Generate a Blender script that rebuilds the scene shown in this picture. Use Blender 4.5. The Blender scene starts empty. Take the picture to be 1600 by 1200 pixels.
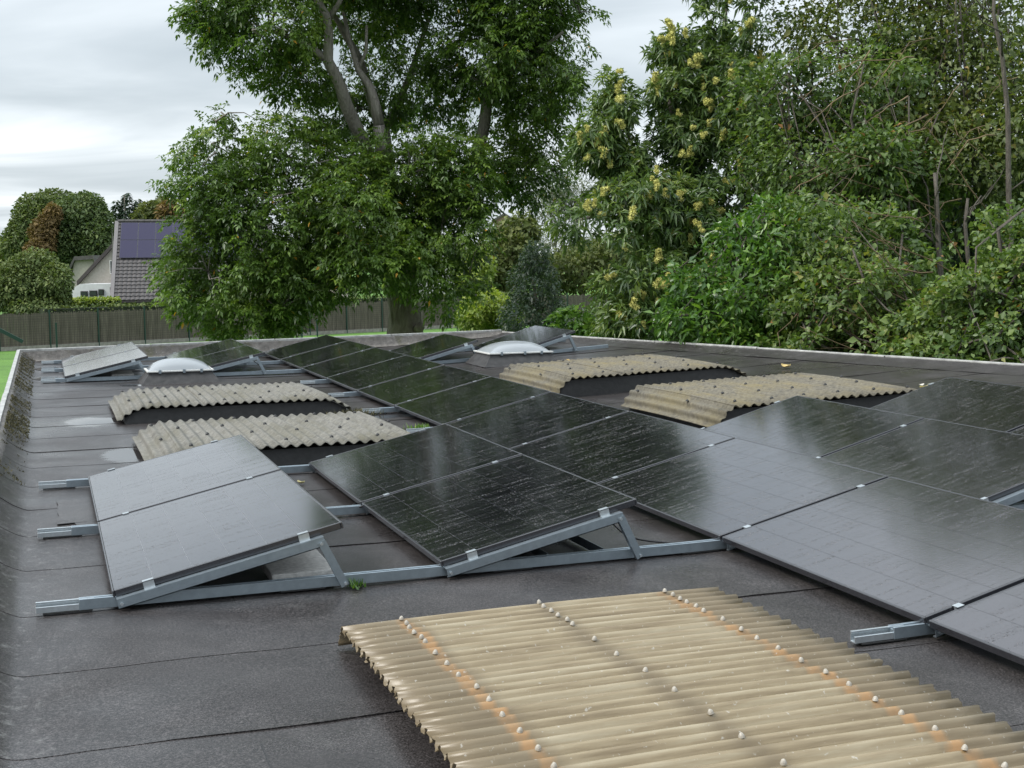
import bpy, bmesh, math, random
import numpy as np
from mathutils import Vector, Matrix
random.seed(11); RNG = np.random.default_rng(11)
SC = bpy.context.scene
COL = SC.collection

# ------------------------------------------------------------------ camera
CAM = np.array([0.0, -6.2596, 1.6239]); YAW, PITCH, ROLL = .34385, -.0956, -.0098; FPX = 2029.9
def _rot():
    cy, sy = math.cos(YAW), math.sin(YAW)
    f = np.array([sy*math.cos(PITCH), cy*math.cos(PITCH), math.sin(PITCH)])
    r = np.array([cy, -sy, 0.]); u = np.cross(r, f)
    c, s = math.cos(ROLL), math.sin(ROLL)
    return np.array([c*r+s*u, -s*r+c*u, f])
ROT = _rot()
cam_d = bpy.data.cameras.new('camera'); cam_o = bpy.data.objects.new('camera', cam_d); COL.objects.link(cam_o)
M4 = Matrix.Identity(4)
for i in range(3):
    M4[i][0], M4[i][1], M4[i][2], M4[i][3] = ROT[0][i], ROT[1][i], -ROT[2][i], CAM[i]
cam_o.matrix_world = M4
cam_d.sensor_width = 36; cam_d.lens = FPX/1600*36; cam_d.clip_start = .05; cam_d.clip_end = 3000
SC.camera = cam_o

# ------------------------------------------------------------------ sky, sun, exposure
SUN_EL, SUN_AZ = math.radians(46), math.radians(-88)      # azimuth clockwise from +Y
w = bpy.data.worlds.new('World'); SC.world = w; w.use_nodes = True
nt = w.node_tree; nt.nodes.clear()
def wn(t, **k):
    n = nt.nodes.new(t)
    for a, b in k.items(): setattr(n, a, b)
    return n
wl = nt.links.new
tc = wn('ShaderNodeTexCoord'); sep = wn('ShaderNodeSeparateXYZ'); wl(tc.outputs['Generated'], sep.inputs[0])
zc = wn('ShaderNodeMath', operation='MAXIMUM'); wl(sep.outputs[2], zc.inputs[0]); zc.inputs[1].default_value = 0.0
za = wn('ShaderNodeMath', operation='ADD'); wl(zc.outputs[0], za.inputs[0]); za.inputs[1].default_value = 0.07
dx = wn('ShaderNodeMath', operation='DIVIDE'); wl(sep.outputs[0], dx.inputs[0]); wl(za.outputs[0], dx.inputs[1])
dy = wn('ShaderNodeMath', operation='DIVIDE'); wl(sep.outputs[1], dy.inputs[0]); wl(za.outputs[0], dy.inputs[1])
cmb = wn('ShaderNodeCombineXYZ'); wl(dx.outputs[0], cmb.inputs[0]); wl(dy.outputs[0], cmb.inputs[1])
n1 = wn('ShaderNodeTexNoise'); n1.inputs['Scale'].default_value = .62; n1.inputs['Detail'].default_value = 5; n1.inputs['Roughness'].default_value = .5; n1.inputs['Distortion'].default_value = .7
mp = wn('ShaderNodeMapping'); mp.inputs['Location'].default_value = (3.1, 7.7, 0); mp.inputs['Rotation'].default_value = (0, 0, math.radians(20)); mp.inputs['Scale'].default_value = (.8, .95, 1)
wl(cmb.outputs[0], mp.inputs[0]); wl(mp.outputs[0], n1.inputs['Vector'])
rmp = wn('ShaderNodeValToRGB'); cr = rmp.color_ramp
cr.elements[0].position = .30; cr.elements[0].color = (.27, .305, .33, 1)
cr.elements[1].position = .74; cr.elements[1].color = (.56, .585, .59, 1)
e = cr.elements.new(.46); e.color = (.335, .37, .395, 1)
e = cr.elements.new(.58); e.color = (.41, .445, .47, 1)
sky = wn('ShaderNodeTexSky', sky_type='NISHITA'); sky.sun_disc = False; sky.sun_elevation = SUN_EL; sky.sun_rotation = SUN_AZ
sky.air_density = 1.0; sky.dust_density = 3.0
sks = wn('ShaderNodeVectorMath', operation='SCALE'); wl(sky.outputs[0], sks.inputs[0]); sks.inputs['Scale'].default_value = .08
mix = wn('ShaderNodeMix', data_type='RGBA'); mix.inputs[0].default_value = .12
hz = wn('ShaderNodeMapRange'); wl(sep.outputs[2], hz.inputs[0]); hz.inputs[1].default_value = .02; hz.inputs[2].default_value = .13; hz.inputs[3].default_value = .06; hz.inputs[4].default_value = 0.0
nb = wn('ShaderNodeMath', operation='ADD'); wl(n1.outputs[0], nb.inputs[0]); wl(hz.outputs[0], nb.inputs[1]); wl(nb.outputs[0], rmp.inputs[0])
wl(rmp.outputs[0], mix.inputs[6]); wl(sks.outputs[0], mix.inputs[7])
bg = wn('ShaderNodeBackground'); bg.inputs['Strength'].default_value = 1.0; zen = wn('ShaderNodeMapRange'); wl(sep.outputs[2], zen.inputs[0]); zen.inputs[1].default_value = .2; zen.inputs[2].default_value = 1.0; zen.inputs[3].default_value = 1.0; zen.inputs[4].default_value = 2.5   # an overcast sky is brightest overhead
wl(mix.outputs[2], bg.inputs[0]); wl(zen.outputs[0], bg.inputs['Strength'])
wo = wn('ShaderNodeOutputWorld'); wl(bg.outputs[0], wo.inputs[0])
sun_d = bpy.data.lights.new('sun', 'SUN'); sun_d.energy = 1.4; sun_d.angle = math.radians(22); sun_d.color = (1, .96, .9)
sun_o = bpy.data.objects.new('sun', sun_d); COL.objects.link(sun_o)
sd = Vector((math.sin(SUN_AZ)*math.cos(SUN_EL), math.cos(SUN_AZ)*math.cos(SUN_EL), math.sin(SUN_EL)))
sun_o.rotation_euler = sd.to_track_quat('Z', 'Y').to_euler()
SC.view_settings.view_transform = 'Standard'; SC.view_settings.look = 'None'
SC.view_settings.exposure = 1.15; SC.view_settings.gamma = 1.0; SC.view_settings.use_curve_mapping = False
SC.cycles.max_bounces = 6; SC.cycles.transparent_max_bounces = 8; SC.cycles.use_denoising = True

# ------------------------------------------------------------------ helpers
def at(u, v, d):
    """point seen at photo pixel (u, v), d metres in front of the camera"""
    return CAM + d*(ROT.T @ np.array([(u-800)/FPX, -(v-600)/FPX, 1.]))
def on(u, v, z):
    r = ROT.T @ np.array([(u-800)/FPX, -(v-600)/FPX, 1.]); return CAM + (z-CAM[2])/r[2]*r
GZ = -2.6
def zr(x):
    """height of the roof surface: it falls to the left, where the water stands"""
    if x < 3: return 0.0
    if x < 7.3: return .008*(x-3)**2
    return .1479 + .06*(x-7.3)

class MB:
    def __init__(s): s.v = []; s.f = []
    def add(s, vs, fs):
        o = len(s.v); s.v += [tuple(p) for p in vs]; s.f += [tuple(i+o for i in f) for f in fs]; return s
    def box(s, x0, x1, y0, y1, z0, z1, M=None):
        vs = [(x, y, z) for z in (z0, z1) for y in (y0, y1) for x in (x0, x1)]
        if M is not None: vs = [tuple(M @ Vector(p)) for p in vs]
        return s.add(vs, [(0,2,3,1),(4,5,7,6),(0,1,5,4),(1,3,7,5),(3,2,6,7),(2,0,4,6)])
    def bar(s, a, b, wd, h, up=(0,0,1)):
        a, b = Vector(a), Vector(b); t = (b-a).normalized(); sd_ = t.cross(Vector(up)).normalized(); n = sd_.cross(t)
        vs = [p + sd_*i*wd/2 + n*j*h/2 for p in (a, b) for i, j in ((-1,-1),(1,-1),(1,1),(-1,1))]
        return s.add(vs, [(3,2,1,0),(4,5,6,7),(0,1,5,4),(1,2,6,5),(2,3,7,6),(3,0,4,7)])
    def tube(s, pts, rad, n=7, wob=0.0, cap=True):
        pts = [Vector(p) for p in pts]; m = len(pts); o = len(s.v); prev = None
        for i, p in enumerate(pts):
            t = (pts[min(i+1, m-1)] - pts[max(i-1, 0)]).normalized()
            if prev is None: a = t.cross(Vector((.31, .83, .47))).normalized()
            else: a = (prev - t*prev.dot(t)).normalized()
            prev = a; b = t.cross(a); r = rad[i] if hasattr(rad, '__len__') else rad
            for k in range(n):
                g = 2*math.pi*k/n; rr = r*(1+wob*math.sin(k*2.3+i*1.1)+wob*.6*random.uniform(-1, 1)) if wob else r
                s.v.append(tuple(p + (a*math.cos(g)+b*math.sin(g))*rr))
        for i in range(m-1):
            for k in range(n):
                s.f.append((o+i*n+k, o+i*n+(k+1)%n, o+(i+1)*n+(k+1)%n, o+(i+1)*n+k))
        if cap: s.f.append(tuple(o+k for k in reversed(range(n)))); s.f.append(tuple(o+(m-1)*n+k for k in range(n)))
        return s
    def mesh(s, name, mat=None, smooth=False):
        me = bpy.data.meshes.new(name); me.from_pydata(s.v, [], s.f); me.update()
        if mat: me.materials.append(mat)
        if smooth: me.polygons.foreach_set('use_smooth', [True]*len(me.polygons))
        return me
    def build(s, name, mat=None, parent=None, smooth=False):
        return link(name, s.mesh(name, mat, smooth), parent)
def link(name, me, parent=None, loc=None, rot=None):
    o = bpy.data.objects.new(name, me); COL.objects.link(o)
    if parent is not None: o.parent = parent
    if loc is not None: o.location = loc
    if rot is not None: o.rotation_euler = rot
    return o
def empty(name, loc=(0, 0, 0)):
    o = bpy.data.objects.new(name, None); COL.objects.link(o); o.location = loc; o.empty_display_size = .1; return o
def tag(o, label=None, cat=None, group=None, kind=None):
    if label: o['label'] = label
    if cat: o['category'] = cat
    if group: o['group'] = group
    if kind: o['kind'] = kind
    return o
def bevel(o, wd=.004, seg=1):
    m = o.modifiers.new('bevel', 'BEVEL'); m.width = wd; m.segments = seg; m.limit_method = 'ANGLE'; return o
def np_mesh(name, V, F, mat, tint=None, smooth=False):
    me = bpy.data.meshes.new(name); V = np.asarray(V, np.float32); F = np.asarray(F, np.int32)
    me.vertices.add(len(V)); me.vertices.foreach_set('co', V.ravel())
    k = F.shape[1]; me.loops.add(F.size); me.loops.foreach_set('vertex_index', F.ravel())
    me.polygons.add(len(F)); me.polygons.foreach_set('loop_start', np.arange(0, F.size, k, dtype=np.int32))
    if smooth: me.polygons.foreach_set('use_smooth', np.ones(len(F), bool))
    me.update(calc_edges=True)
    if tint is not None:
        a = me.attributes.new('tint', 'FLOAT', 'POINT'); a.data.foreach_set('value', np.asarray(tint, np.float32))
    me.materials.append(mat); return me

# ------------------------------------------------------------------ materials
class Mat:
    def __init__(s, name):
        s.m = bpy.data.materials.new(name); s.m.use_nodes = True; s.t = s.m.node_tree
        s.b = s.t.nodes['Principled BSDF']; s.out = s.t.nodes['Material Output']; s.tc = None
    def n(s, t, **k):
        nd = s.t.nodes.new(t)
        for a, b in k.items():
            if a.startswith('i_'): nd.inputs[a[2:].replace('_', ' ')].default_value = b
            else: setattr(nd, a, b)
        return nd
    def l(s, a, b): s.t.links.new(a, b)
    def co(s, scale=(1, 1, 1), which='Object', rot=(0, 0, 0)):
        if s.tc is None: s.tc = s.n('ShaderNodeTexCoord')
        mp = s.n('ShaderNodeMapping'); mp.inputs['Scale'].default_value = scale; mp.inputs['Rotation'].default_value = rot
        s.l(s.tc.outputs[which], mp.inputs[0]); return mp.outputs[0]
    def noise(s, scale, detail=4, vec=None, rough=.55, dist=0):
        nd = s.n('ShaderNodeTexNoise', i_Scale=scale, i_Detail=detail, i_Roughness=rough, i_Distortion=dist)
        s.l(vec if vec is not None else s.co(), nd.inputs['Vector']); return nd.outputs[0]
    def ramp(s, fac, stops):
        r = s.n('ShaderNodeValToRGB'); c = r.color_ramp
        while len(c.elements) < len(stops): c.elements.new(.5)
        for el, (p, col) in zip(c.elements, stops):
            el.position = p; el.color = (*col, 1) if hasattr(col, '__len__') else (col, col, col, 1)
        s.l(fac, r.inputs[0]); return r.outputs[0]
    def mixc(s, fac, a, b, mode='MIX'):
        m = s.n('ShaderNodeMix', data_type='RGBA', blend_type=mode)
        for inp, v in ((m.inputs[0], fac), (m.inputs[6], a), (m.inputs[7], b)):
            if hasattr(v, 'links') or hasattr(v, 'is_output'): s.l(v, inp)
            elif hasattr(v, '__len__'): inp.default_value = (*v, 1)
            else: inp.default_value = v
        return m.outputs[2]
    def math(s, op, a, b=0.0, clamp=False):
        m = s.n('ShaderNodeMath', operation=op, use_clamp=clamp)
        for inp, v in ((m.inputs[0], a), (m.inputs[1], b)):
            if hasattr(v, 'is_output'): s.l(v, inp)
            else: inp.default_value = v
        return m.outputs[0]
    def set(s, **k):
        for a, v in k.items():
            inp = s.b.inputs[a.replace('_', ' ')]
            if hasattr(v, 'is_output'): s.l(v, inp)
            elif hasattr(v, '__len__') and len(v) == 3 and inp.type == 'RGBA': inp.default_value = (*v, 1)
            else: inp.default_value = v
        return s
    def bump(s, h, strength=.3, dist=.01):
        b = s.n('ShaderNodeBump', i_Strength=strength, i_Distance=dist); s.l(h, b.inputs['Height']); s.l(b.outputs[0], s.b.inputs['Normal']); return s
def simple(name, col, rough=.6, metal=0.0, var=.25, scale=30, bump=.15, bd=.003, spec=.5):
    m = Mat(name); nz = m.noise(scale, 5)
    lo = tuple(c*(1-var) for c in col); hi = tuple(min(1, c*(1+var)) for c in col)
    m.set(Base_Color=m.ramp(nz, [(.3, lo), (.7, hi)]), Roughness=rough, Metallic=metal)
    m.b.inputs['Specular IOR Level'].default_value = spec
    if bump: m.bump(nz, bump, bd)
    return m.m

def felt_mat():
    m = Mat('roofing_felt'); wv = m.co(which='Object')
    fine = m.noise(130, 2, wv, .8); fin2 = m.noise(60, 3, wv, .7); med = m.noise(3.2, 6, wv, .62, .4); big = m.noise(.75, 5, wv, .55, .5)
    c = m.ramp(med, [(.25, (.023, .0203, .0198)), (.5, (.032, .0287, .028)), (.75, (.048, .0435, .0425))])
    gr = m.math('ADD', m.math('MULTIPLY', fine, .7), m.math('MULTIPLY', fin2, .3))
    c = m.mixc(.85, c, m.ramp(gr, [(.38, (.22, .22, .22)), (.5, (.95, .95, .95)), (.62, (2.7, 2.7, 2.75))]), 'MULTIPLY')
    st = m.noise(1.3, 8, m.co((1, 1, 1)), .75)
    c = m.mixc(m.ramp(st, [(.62, 0.), (.76, .35)]), c, (.12, .12, .115))
    edge = m.n('ShaderNodeSeparateXYZ'); m.l(wv, edge.inputs[0])
    side = m.math('SUBTRACT', 1.0, m.math('DIVIDE', m.math('ADD', edge.outputs[0], .25), .5), True)
    dirt = m.ramp(m.noise(16, 7, wv, .75), [(.55, 0.), (.68, .6)])
    c = m.mixc(m.math('MULTIPLY', side, dirt), c, (.22, .22, .21))
    geo = m.n('ShaderNodeObjectInfo'); c = m.mixc(.5, c, m.ramp(geo.outputs['Random'], [(0, (.84, .84, .85)), (1, (1.12, 1.12, 1.12))]), 'MULTIPLY')
    # wet places where water stands
    wet = None
    for (px, py, rx, ry) in ((.40, 7.75, .36, .55), (.58, 5.15, .22, .55), (-.02, 13.3, .22, .45), (-.02, 15.1, .22, .5), (1.1, 11.7, .25, .2), (3.3, 7.0, .5, .3)):
        mp = m.n('ShaderNodeMapping'); mp.vector_type = 'TEXTURE'; mp.inputs['Location'].default_value = (px, py, 0); mp.inputs['Scale'].default_value = (rx, ry, 50); m.l(wv, mp.inputs[0])
        ln = m.n('ShaderNodeVectorMath', operation='LENGTH'); m.l(mp.outputs[0], ln.inputs[0])
        q = m.math('SUBTRACT', 1.15 if ry < .6 else .8, ln.outputs['Value'], True)
        wet = q if wet is None else m.math('MAXIMUM', wet, q)
    wet = m.ramp(m.math('ADD', wet, m.math('MULTIPLY', m.math('SUBTRACT', m.noise(6, 5, m.co((.5, 1.6, 1)), .6), .5), .9)), [(.22, 0.), (.5, 1.)])
    rg = m.ramp(big, [(.34, .22), (.5, .36), (.66, .52)])
    m.set(Base_Color=m.mixc(m.math('MULTIPLY', wet, .5), c, (.04, .04, .042)), Roughness=m.mixc(wet, rg, (.04, .04, .04)))
    h = m.math('ADD', m.math('MULTIPLY', gr, .30), m.math('MULTIPLY', med, .5))
    m.b.inputs['Specular IOR Level'].default_value = .30
    bp = m.n('ShaderNodeBump', i_Distance=.006); m.l(h, bp.inputs['Height']); m.l(m.math('SUBTRACT', .5, m.math('MULTIPLY', wet, .48)), bp.inputs['Strength']); m.l(bp.outputs[0], m.b.inputs['Normal']); return m.m
def glass_mat():
    m = Mat('panel_glass'); v = m.co(which='Object')
    geo = m.n('ShaderNodeObjectInfo')
    off = m.n('ShaderNodeVectorMath', operation='ADD'); m.l(v, off.inputs[0])
    sc = m.n('ShaderNodeVectorMath', operation='SCALE'); sc.inputs['Scale'].default_value = 37.0
    cx = m.n('ShaderNodeCombineXYZ'); m.l(geo.outputs['Random'], cx.inputs[0]); m.l(geo.outputs['Random'], cx.inputs[1])
    m.l(cx.outputs[0], sc.inputs[0]); m.l(sc.outputs[0], off.inputs[1]); vv = off.outputs[0]
    mpp = m.n('ShaderNodeMapping'); mpp.inputs['Scale'].default_value = (1.1, 24, 1); m.l(vv, mpp.inputs[0])
    streak = m.n('ShaderNodeTexNoise', i_Scale=1.0, i_Detail=4.0, i_Roughness=.65); m.l(mpp.outputs[0], streak.inputs['Vector'])
    drops = None
    for scl, kk in ((165.0, 1.0), (92.0, 1.5)):
        vor = m.n('ShaderNodeTexVoronoi', i_Scale=scl, i_Randomness=1.0); m.l(vv, vor.inputs['Vector'])
        size = m.n('ShaderNodeSeparateColor'); m.l(vor.outputs['Color'], size.inputs[0])
        thr = m.math('MULTIPLY', m.math('SUBTRACT', streak.outputs[0], .40, True), m.math('MULTIPLY', m.math('SUBTRACT', size.outputs[0], .45 if kk == 1.0 else .75, True), 6.6 if kk == 1.0 else 9.0))
        d_ = m.math('MULTIPLY', m.math('SUBTRACT', thr, vor.outputs['Distance'], True), kk)
        drops = d_ if drops is None else m.math('ADD', drops, d_)
    film = m.ramp(streak.outputs[0], [(.46, 0.), (.62, 1.)])
    h = m.math('ADD', drops, m.math('MULTIPLY', film, .004))
    cell = m.noise(5, 2, v); wetm = m.ramp(drops, [(.0, 0.), (.06, 1.)])
    m.set(Base_Color=m.mixc(wetm, m.ramp(cell, [(.3, (.0032, .003, .005)), (.7, (.006, .005, .008))]), (.085, .088, .095)), IOR=1.62, Specular_Tint=(1.0, .88, .93),
          Roughness=m.mixc(wetm, m.ramp(streak.outputs[0], [(.40, .085), (.66, .14)]), (.25, .25, .25)))
    m.l(m.math('SUBTRACT', .55, m.math('MULTIPLY', wetm, .47)), m.b.inputs['Coat Weight']); m.b.inputs['Coat Roughness'].default_value = .10; m.b.inputs['Coat IOR'].default_value = 1.55
    bp = m.n('ShaderNodeBump', i_Strength=1.0, i_Distance=.008); m.l(h, bp.inputs['Height']); m.l(bp.outputs[0], m.b.inputs['Normal']); m.l(bp.outputs[0], m.b.inputs['Coat Normal']); return m.m
GAIN = {'walnut_leaf': 1.12, 'chestnut_leaf': 1.05, 'thicket_leaf': 1.0, 'tall_bush_leaf': 1.05, 'laurel_leaf': 1.0}
def leaf_mat(name, stops, rough=.42, transl=.36, spec=.5):
    stops = [(p, tuple(min(.6, x*GAIN.get(name, 1.0)) for x in c_)) for p, c_ in stops]; spec = .22 if name.startswith(('far', 'olive', 'rusty', 'grey')) else spec
    m = Mat(name); a = m.n('ShaderNodeAttribute', attribute_name='tint')
    c = m.ramp(a.outputs['Fac'], stops)
    m.set(Base_Color=c, Roughness=rough); m.b.inputs['Specular IOR Level'].default_value = spec
    tr = m.n('ShaderNodeBsdfTranslucent'); m.l(m.mixc(1.0, c, (1.25, 1.35, .55), 'MULTIPLY'), tr.inputs[0])
    mx = m.n('ShaderNodeMixShader'); mx.inputs[0].default_value = transl
    m.l(m.b.outputs[0], mx.inputs[1]); m.l(tr.outputs[0], mx.inputs[2]); m.l(mx.outputs[0], m.out.inputs[0]); return m.m
def corr_mat(name, a, b, moss, mossy=.5):
    m = Mat(name); n1_ = m.noise(26, 6, None, .7); n2_ = m.noise(3.1, 5, m.co((1, .45, 1)), .6); n3_ = m.noise(9, 6, None, .65)
    c = m.ramp(n1_, [(.25, a), (.62, b), (.8, tuple(min(1, x*1.35) for x in b))])
    c = m.mixc(m.ramp(n2_, [(.45, 0.), (.72, mossy)]), c, moss)
    c = m.mixc(m.ramp(n3_, [(.56, 0.), (.70, .8)]), c, (.055, .052, .045))
    m.set(Base_Color=c, Roughness=.85); m.bump(n1_, .5, .006); return m.m

FELT = felt_mat()
GLASS = glass_mat()
BACK = simple('panel_backsheet', (.30, .31, .33), .35, 0, .1, 20, 0)
FRAME = simple('panel_frame_black', (.022, .022, .026), .22, 0.0, .2, 40, .03, .003, 1.0)
GALV = simple('galvanised_steel', (.30, .35, .385), .36, .75, .09, 25, .03, .002)
GALV2 = simple('galvanised_steel_bright', (.52, .56, .58), .32, .8, .08, 40, .03, .002)
CONC = simple('concrete', (.40, .39, .37), .85, 0, .25, 40, .4, .004)
CURBM = simple('bitumen_curb', (.014, .0135, .013), .55, 0, .4, 18, .5, .01)
CURBG = simple('worn_bitumen', (.028, .027, .027), .6, 0, .45, 12, .4, .01)
DOMEF = simple('rooflight_frame', (.50, .50, .48), .5, 0, .2, 60, .1)
CAPM = simple('screw_cap_black', (.012, .012, .012), .5, 0, .2, 60, 0)
CAPW = simple('screw_cap_weathered', (.34, .31, .26), .5, 0, .3, 300, .1)
TRIM = simple('aluminium_trim', (.36, .36, .345), .5, .2, .35, 9, .1, .003)
UPST = None
COR1 = corr_mat('weathered_fibre_cement', (.055, .053, .046), (.185, .178, .155), (.09, .083, .05), .65)
COR2 = corr_mat('mossy_fibre_cement', (.048, .044, .036), (.15, .135, .10), (.18, .145, .062), .65)
BARK = None
def bark_mat(name, lo, hi, sc=9):
    m = Mat(name); n_ = m.noise(sc, 7, m.co((1, 1, .22)), .65, .6); v_ = m.noise(sc*.25, 4)
    m.set(Base_Color=m.mixc(m.ramp(v_, [(.4, 0.), (.7, .5)]), m.ramp(n_, [(.35, lo), (.65, hi)]), tuple(x*.8 for x in hi)), Roughness=.9)
    m.bump(n_, .9, .05); return m.m
BARK = bark_mat('walnut_bark', (.075, .062, .048), (.26, .23, .19))
BARK2 = bark_mat('smooth_grey_bark', (.12, .105, .09), (.27, .245, .215), 20)
BARK3 = bark_mat('thicket_bark', (.045, .038, .03), (.12, .105, .085), 20)
TWIG = simple('brown_twig', (.135, .095, .05), .8, 0, .45, 6, 0)
L_WAL = leaf_mat('walnut_leaf', [(0, (.032, .062, .014)), (.4, (.082, .142, .026)), (.75, (.175, .25, .042)), (.96, (.28, .33, .06)), (1, (.45, .24, .03))])
L_CHE = leaf_mat('chestnut_leaf', [(0, (.034, .066, .022)), (.45, (.085, .142, .042)), (.9, (.19, .25, .07)), (1, (.30, .32, .09))], .34)
L_LAU = leaf_mat('laurel_leaf', [(0, (.035, .085, .018)), (.5, (.075, .16, .028)), (.9, (.16, .27, .045)), (1, (.27, .34, .07))], .3)
L_THI = leaf_mat('thicket_leaf', [(0, (.034, .068, .018)), (.45, (.09, .15, .036)), (.85, (.18, .245, .06)), (.97, (.24, .22, .06)), (1, (.25, .12, .03))], .42)
L_TOP = leaf_mat('tall_bush_leaf', [(0, (.042, .068, .02)), (.45, (.095, .132, .034)), (.85, (.165, .185, .052)), (1, (.27, .18, .06))], .5)
L_YEL = leaf_mat('yellow_green_leaf', [(0, (.09, .14, .02)), (.5, (.19, .26, .04)), (1, (.36, .40, .08))], .5)
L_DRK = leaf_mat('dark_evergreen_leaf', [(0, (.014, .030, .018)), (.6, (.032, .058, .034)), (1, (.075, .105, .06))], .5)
L_FAR = leaf_mat('far_green_leaf', [(0, (.05, .078, .026)), (.5, (.10, .138, .046)), (1, (.18, .21, .07))], .6, .2)
L_OLI = leaf_mat('olive_leaf', [(0, (.055, .075, .025)), (.5, (.10, .125, .04)), (1, (.19, .20, .07))], .6, .25)
L_RUS = leaf_mat('rusty_leaf', [(0, (.085, .065, .03)), (.5, (.15, .105, .045)), (1, (.24, .16, .06))], .7, .2)
L_DGR = leaf_mat('far_dark_leaf', [(0, (.045, .075, .03)), (.5, (.09, .13, .048)), (1, (.16, .20, .07))], .6, .2)
L_GRY = leaf_mat('grey_willow_leaf', [(0, (.08, .10, .06)), (.5, (.15, .17, .11)), (1, (.25, .27, .19))], .6, .2)

# ------------------------------------------------------------------ ground
gm = Mat('lawn'); gn = gm.noise(.5, 8, None, .7); gn2 = gm.noise(14, 5, None, .7)
gc = gm.ramp(gn, [(.3, (.055, .13, .018)), (.55, (.085, .19, .025)), (.75, (.12, .23, .04))])
gm.set(Base_Color=gm.mixc(.5, gc, gm.ramp(gn2, [(.3, (.6, .6, .6)), (.7, (1.4, 1.4, 1.3))]), 'MULTIPLY'), Roughness=.9); gm.bump(gn2, .8, .05)
gb = MB(); N = 40
for i in range(N+1):
    for j in range(N+1):
        gb.v.append((-900+1800*i/N, -300+1900*j/N, GZ + (0 if (j < 9) else .0)))
for i in range(N):
    for j in range(N):
        a = i*(N+1)+j; gb.f.append((a, a+N+1, a+N+2, a+1))
tag(gb.build('ground', gm.m), kind='structure')
# rough grass of uncut lawn beside the building
def blades(P, n_, hmin, hmax, wd, mat, name, lean=.5):
    V = []; F = []; T = []
    for k in range(n_):
        x, y, z = P(); h = random.uniform(hmin, hmax); g = random.uniform(0, 6.28); le = random.uniform(0, lean)*h
        cx_, sx_ = math.cos(g), math.sin(g); o = len(V)
        V += [(x-sx_*wd, y+cx_*wd, z), (x+sx_*wd, y-cx_*wd, z), (x+cx_*le, y+sx_*le, z+h)]; F.append((o, o+1, o+2)); T += [random.random()]*3
    return np_mesh(name, V, F, mat, T)
L_GRS = leaf_mat('grass_blade', [(0, (.06, .15, .02)), (.6, (.10, .23, .03)), (.9, (.20, .24, .06)), (1, (.34, .25, .10))], .6)
go = link('grass', blades(lambda: (random.uniform(-5, -.75), random.uniform(2, 20), GZ), 26000, .06, .2, .006, L_GRS, 'grass'))
tag(go, 'short green lawn grass left of the flat roof', 'grass', kind='stuff')

# ------------------------------------------------------------------ flat roof
YF = 16.9                                   # far parapet
def edge_x(y): return 8.58 + (14.4-y)*.19 + .02      # the splayed right edge
XL = -.45
rb = MB()
for x0, x1 in ((XL-.05, None),):
    ys = (-9.5, YF+.15)
    rb.add([(XL-.04, ys[0], GZ), (edge_x(ys[0]), ys[0], GZ), (edge_x(ys[1]), ys[1], GZ), (XL-.04, ys[1], GZ),
            (XL-.04, ys[0], -.06), (edge_x(ys[0]), ys[0], -.06), (edge_x(ys[1]), ys[1], -.06), (XL-.04, ys[1], -.06)],
           [(0,1,5,4),(1,2,6,5),(2,3,7,6),(3,0,4,7),(4,5,6,7)])
BRICK = simple('render_wall', (.30, .26, .22), .9, 0, .3, 12, .4)
bw = rb.build('building_wall', BRICK); tag(bw, kind='structure')
roof = empty('flat_roof', (0, 0, 0)); tag(roof, kind='structure')
XS = [XL+.05, -.38, -.36, -.31, -.26, -.2, -.14, -.08, -.03, .02, .06] + [.35*k for k in range(1, 40)]
def felt_z(x, y):
    z = zr(x)
    if x < -.15:                             # the cant strip up the left parapet
        t = min(1, max(0, (-.15-x)/.24)); z += .15*t**1.5
    return z + .004*math.sin(x*1.7+y*.9)*math.sin(y*1.3-x*.4)
def strip(y0, y1, lift, name='felt_strip'):
    n = 46; b = MB(); ph = random.uniform(0, 9); xe = edge_x((y0+y1)/2)-.02
    xs = [x for x in XS if x < xe-.05] + [xe]
    xs = sorted(set(xs + [xs[i]*.5+xs[i+1]*.5 for i in range(len(xs)-1)]))
    rows = (0, .06, .5, 1)
    for r in rows:
        for x in xs:
            if r == 0: yy = y0 + .010*math.sin(x*2.1+ph) + .007*math.sin(x*7.3+ph*2) + random.uniform(-.004, .004)
            else: yy = y0+(y1-y0)*r
            lp = (-.0006 if r == 0 else .0006) if r < .1 else (.001 if r < 1 else -.0016)
            if r == 0: lp += .0010+.0058*max(0, math.sin(x*1.9+ph)*math.sin(x*.63+ph*1.7))
            b.v.append((x, yy, felt_z(x, yy) + lp))
    m_ = len(xs)
    for x in xs:                             # the cut front edge of the sheet
        pass
    front = len(b.v)
    for i in range(m_):
        v = b.v[i]; b.v.append((v[0], v[1]+.002, v[2]-.007))
    for i in range(m_): b.v.append(b.v[i])
    for i in range(m_-1):
        b.f.append((front+i, front+i+1, front+m_+i+1, front+m_+i))
    for r in range(len(rows)-1):
        for i in range(m_-1):
            a = r*m_+i; b.f.append((a, a+1, a+m_+1, a+m_))
    return b.build(name, FELT, roof, smooth=True)
Y0 = .04
for k in range(-10, 19):
    y0 = Y0 + .93*k; strip(y0, min(y0+.975, YF+.0), 0)
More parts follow.
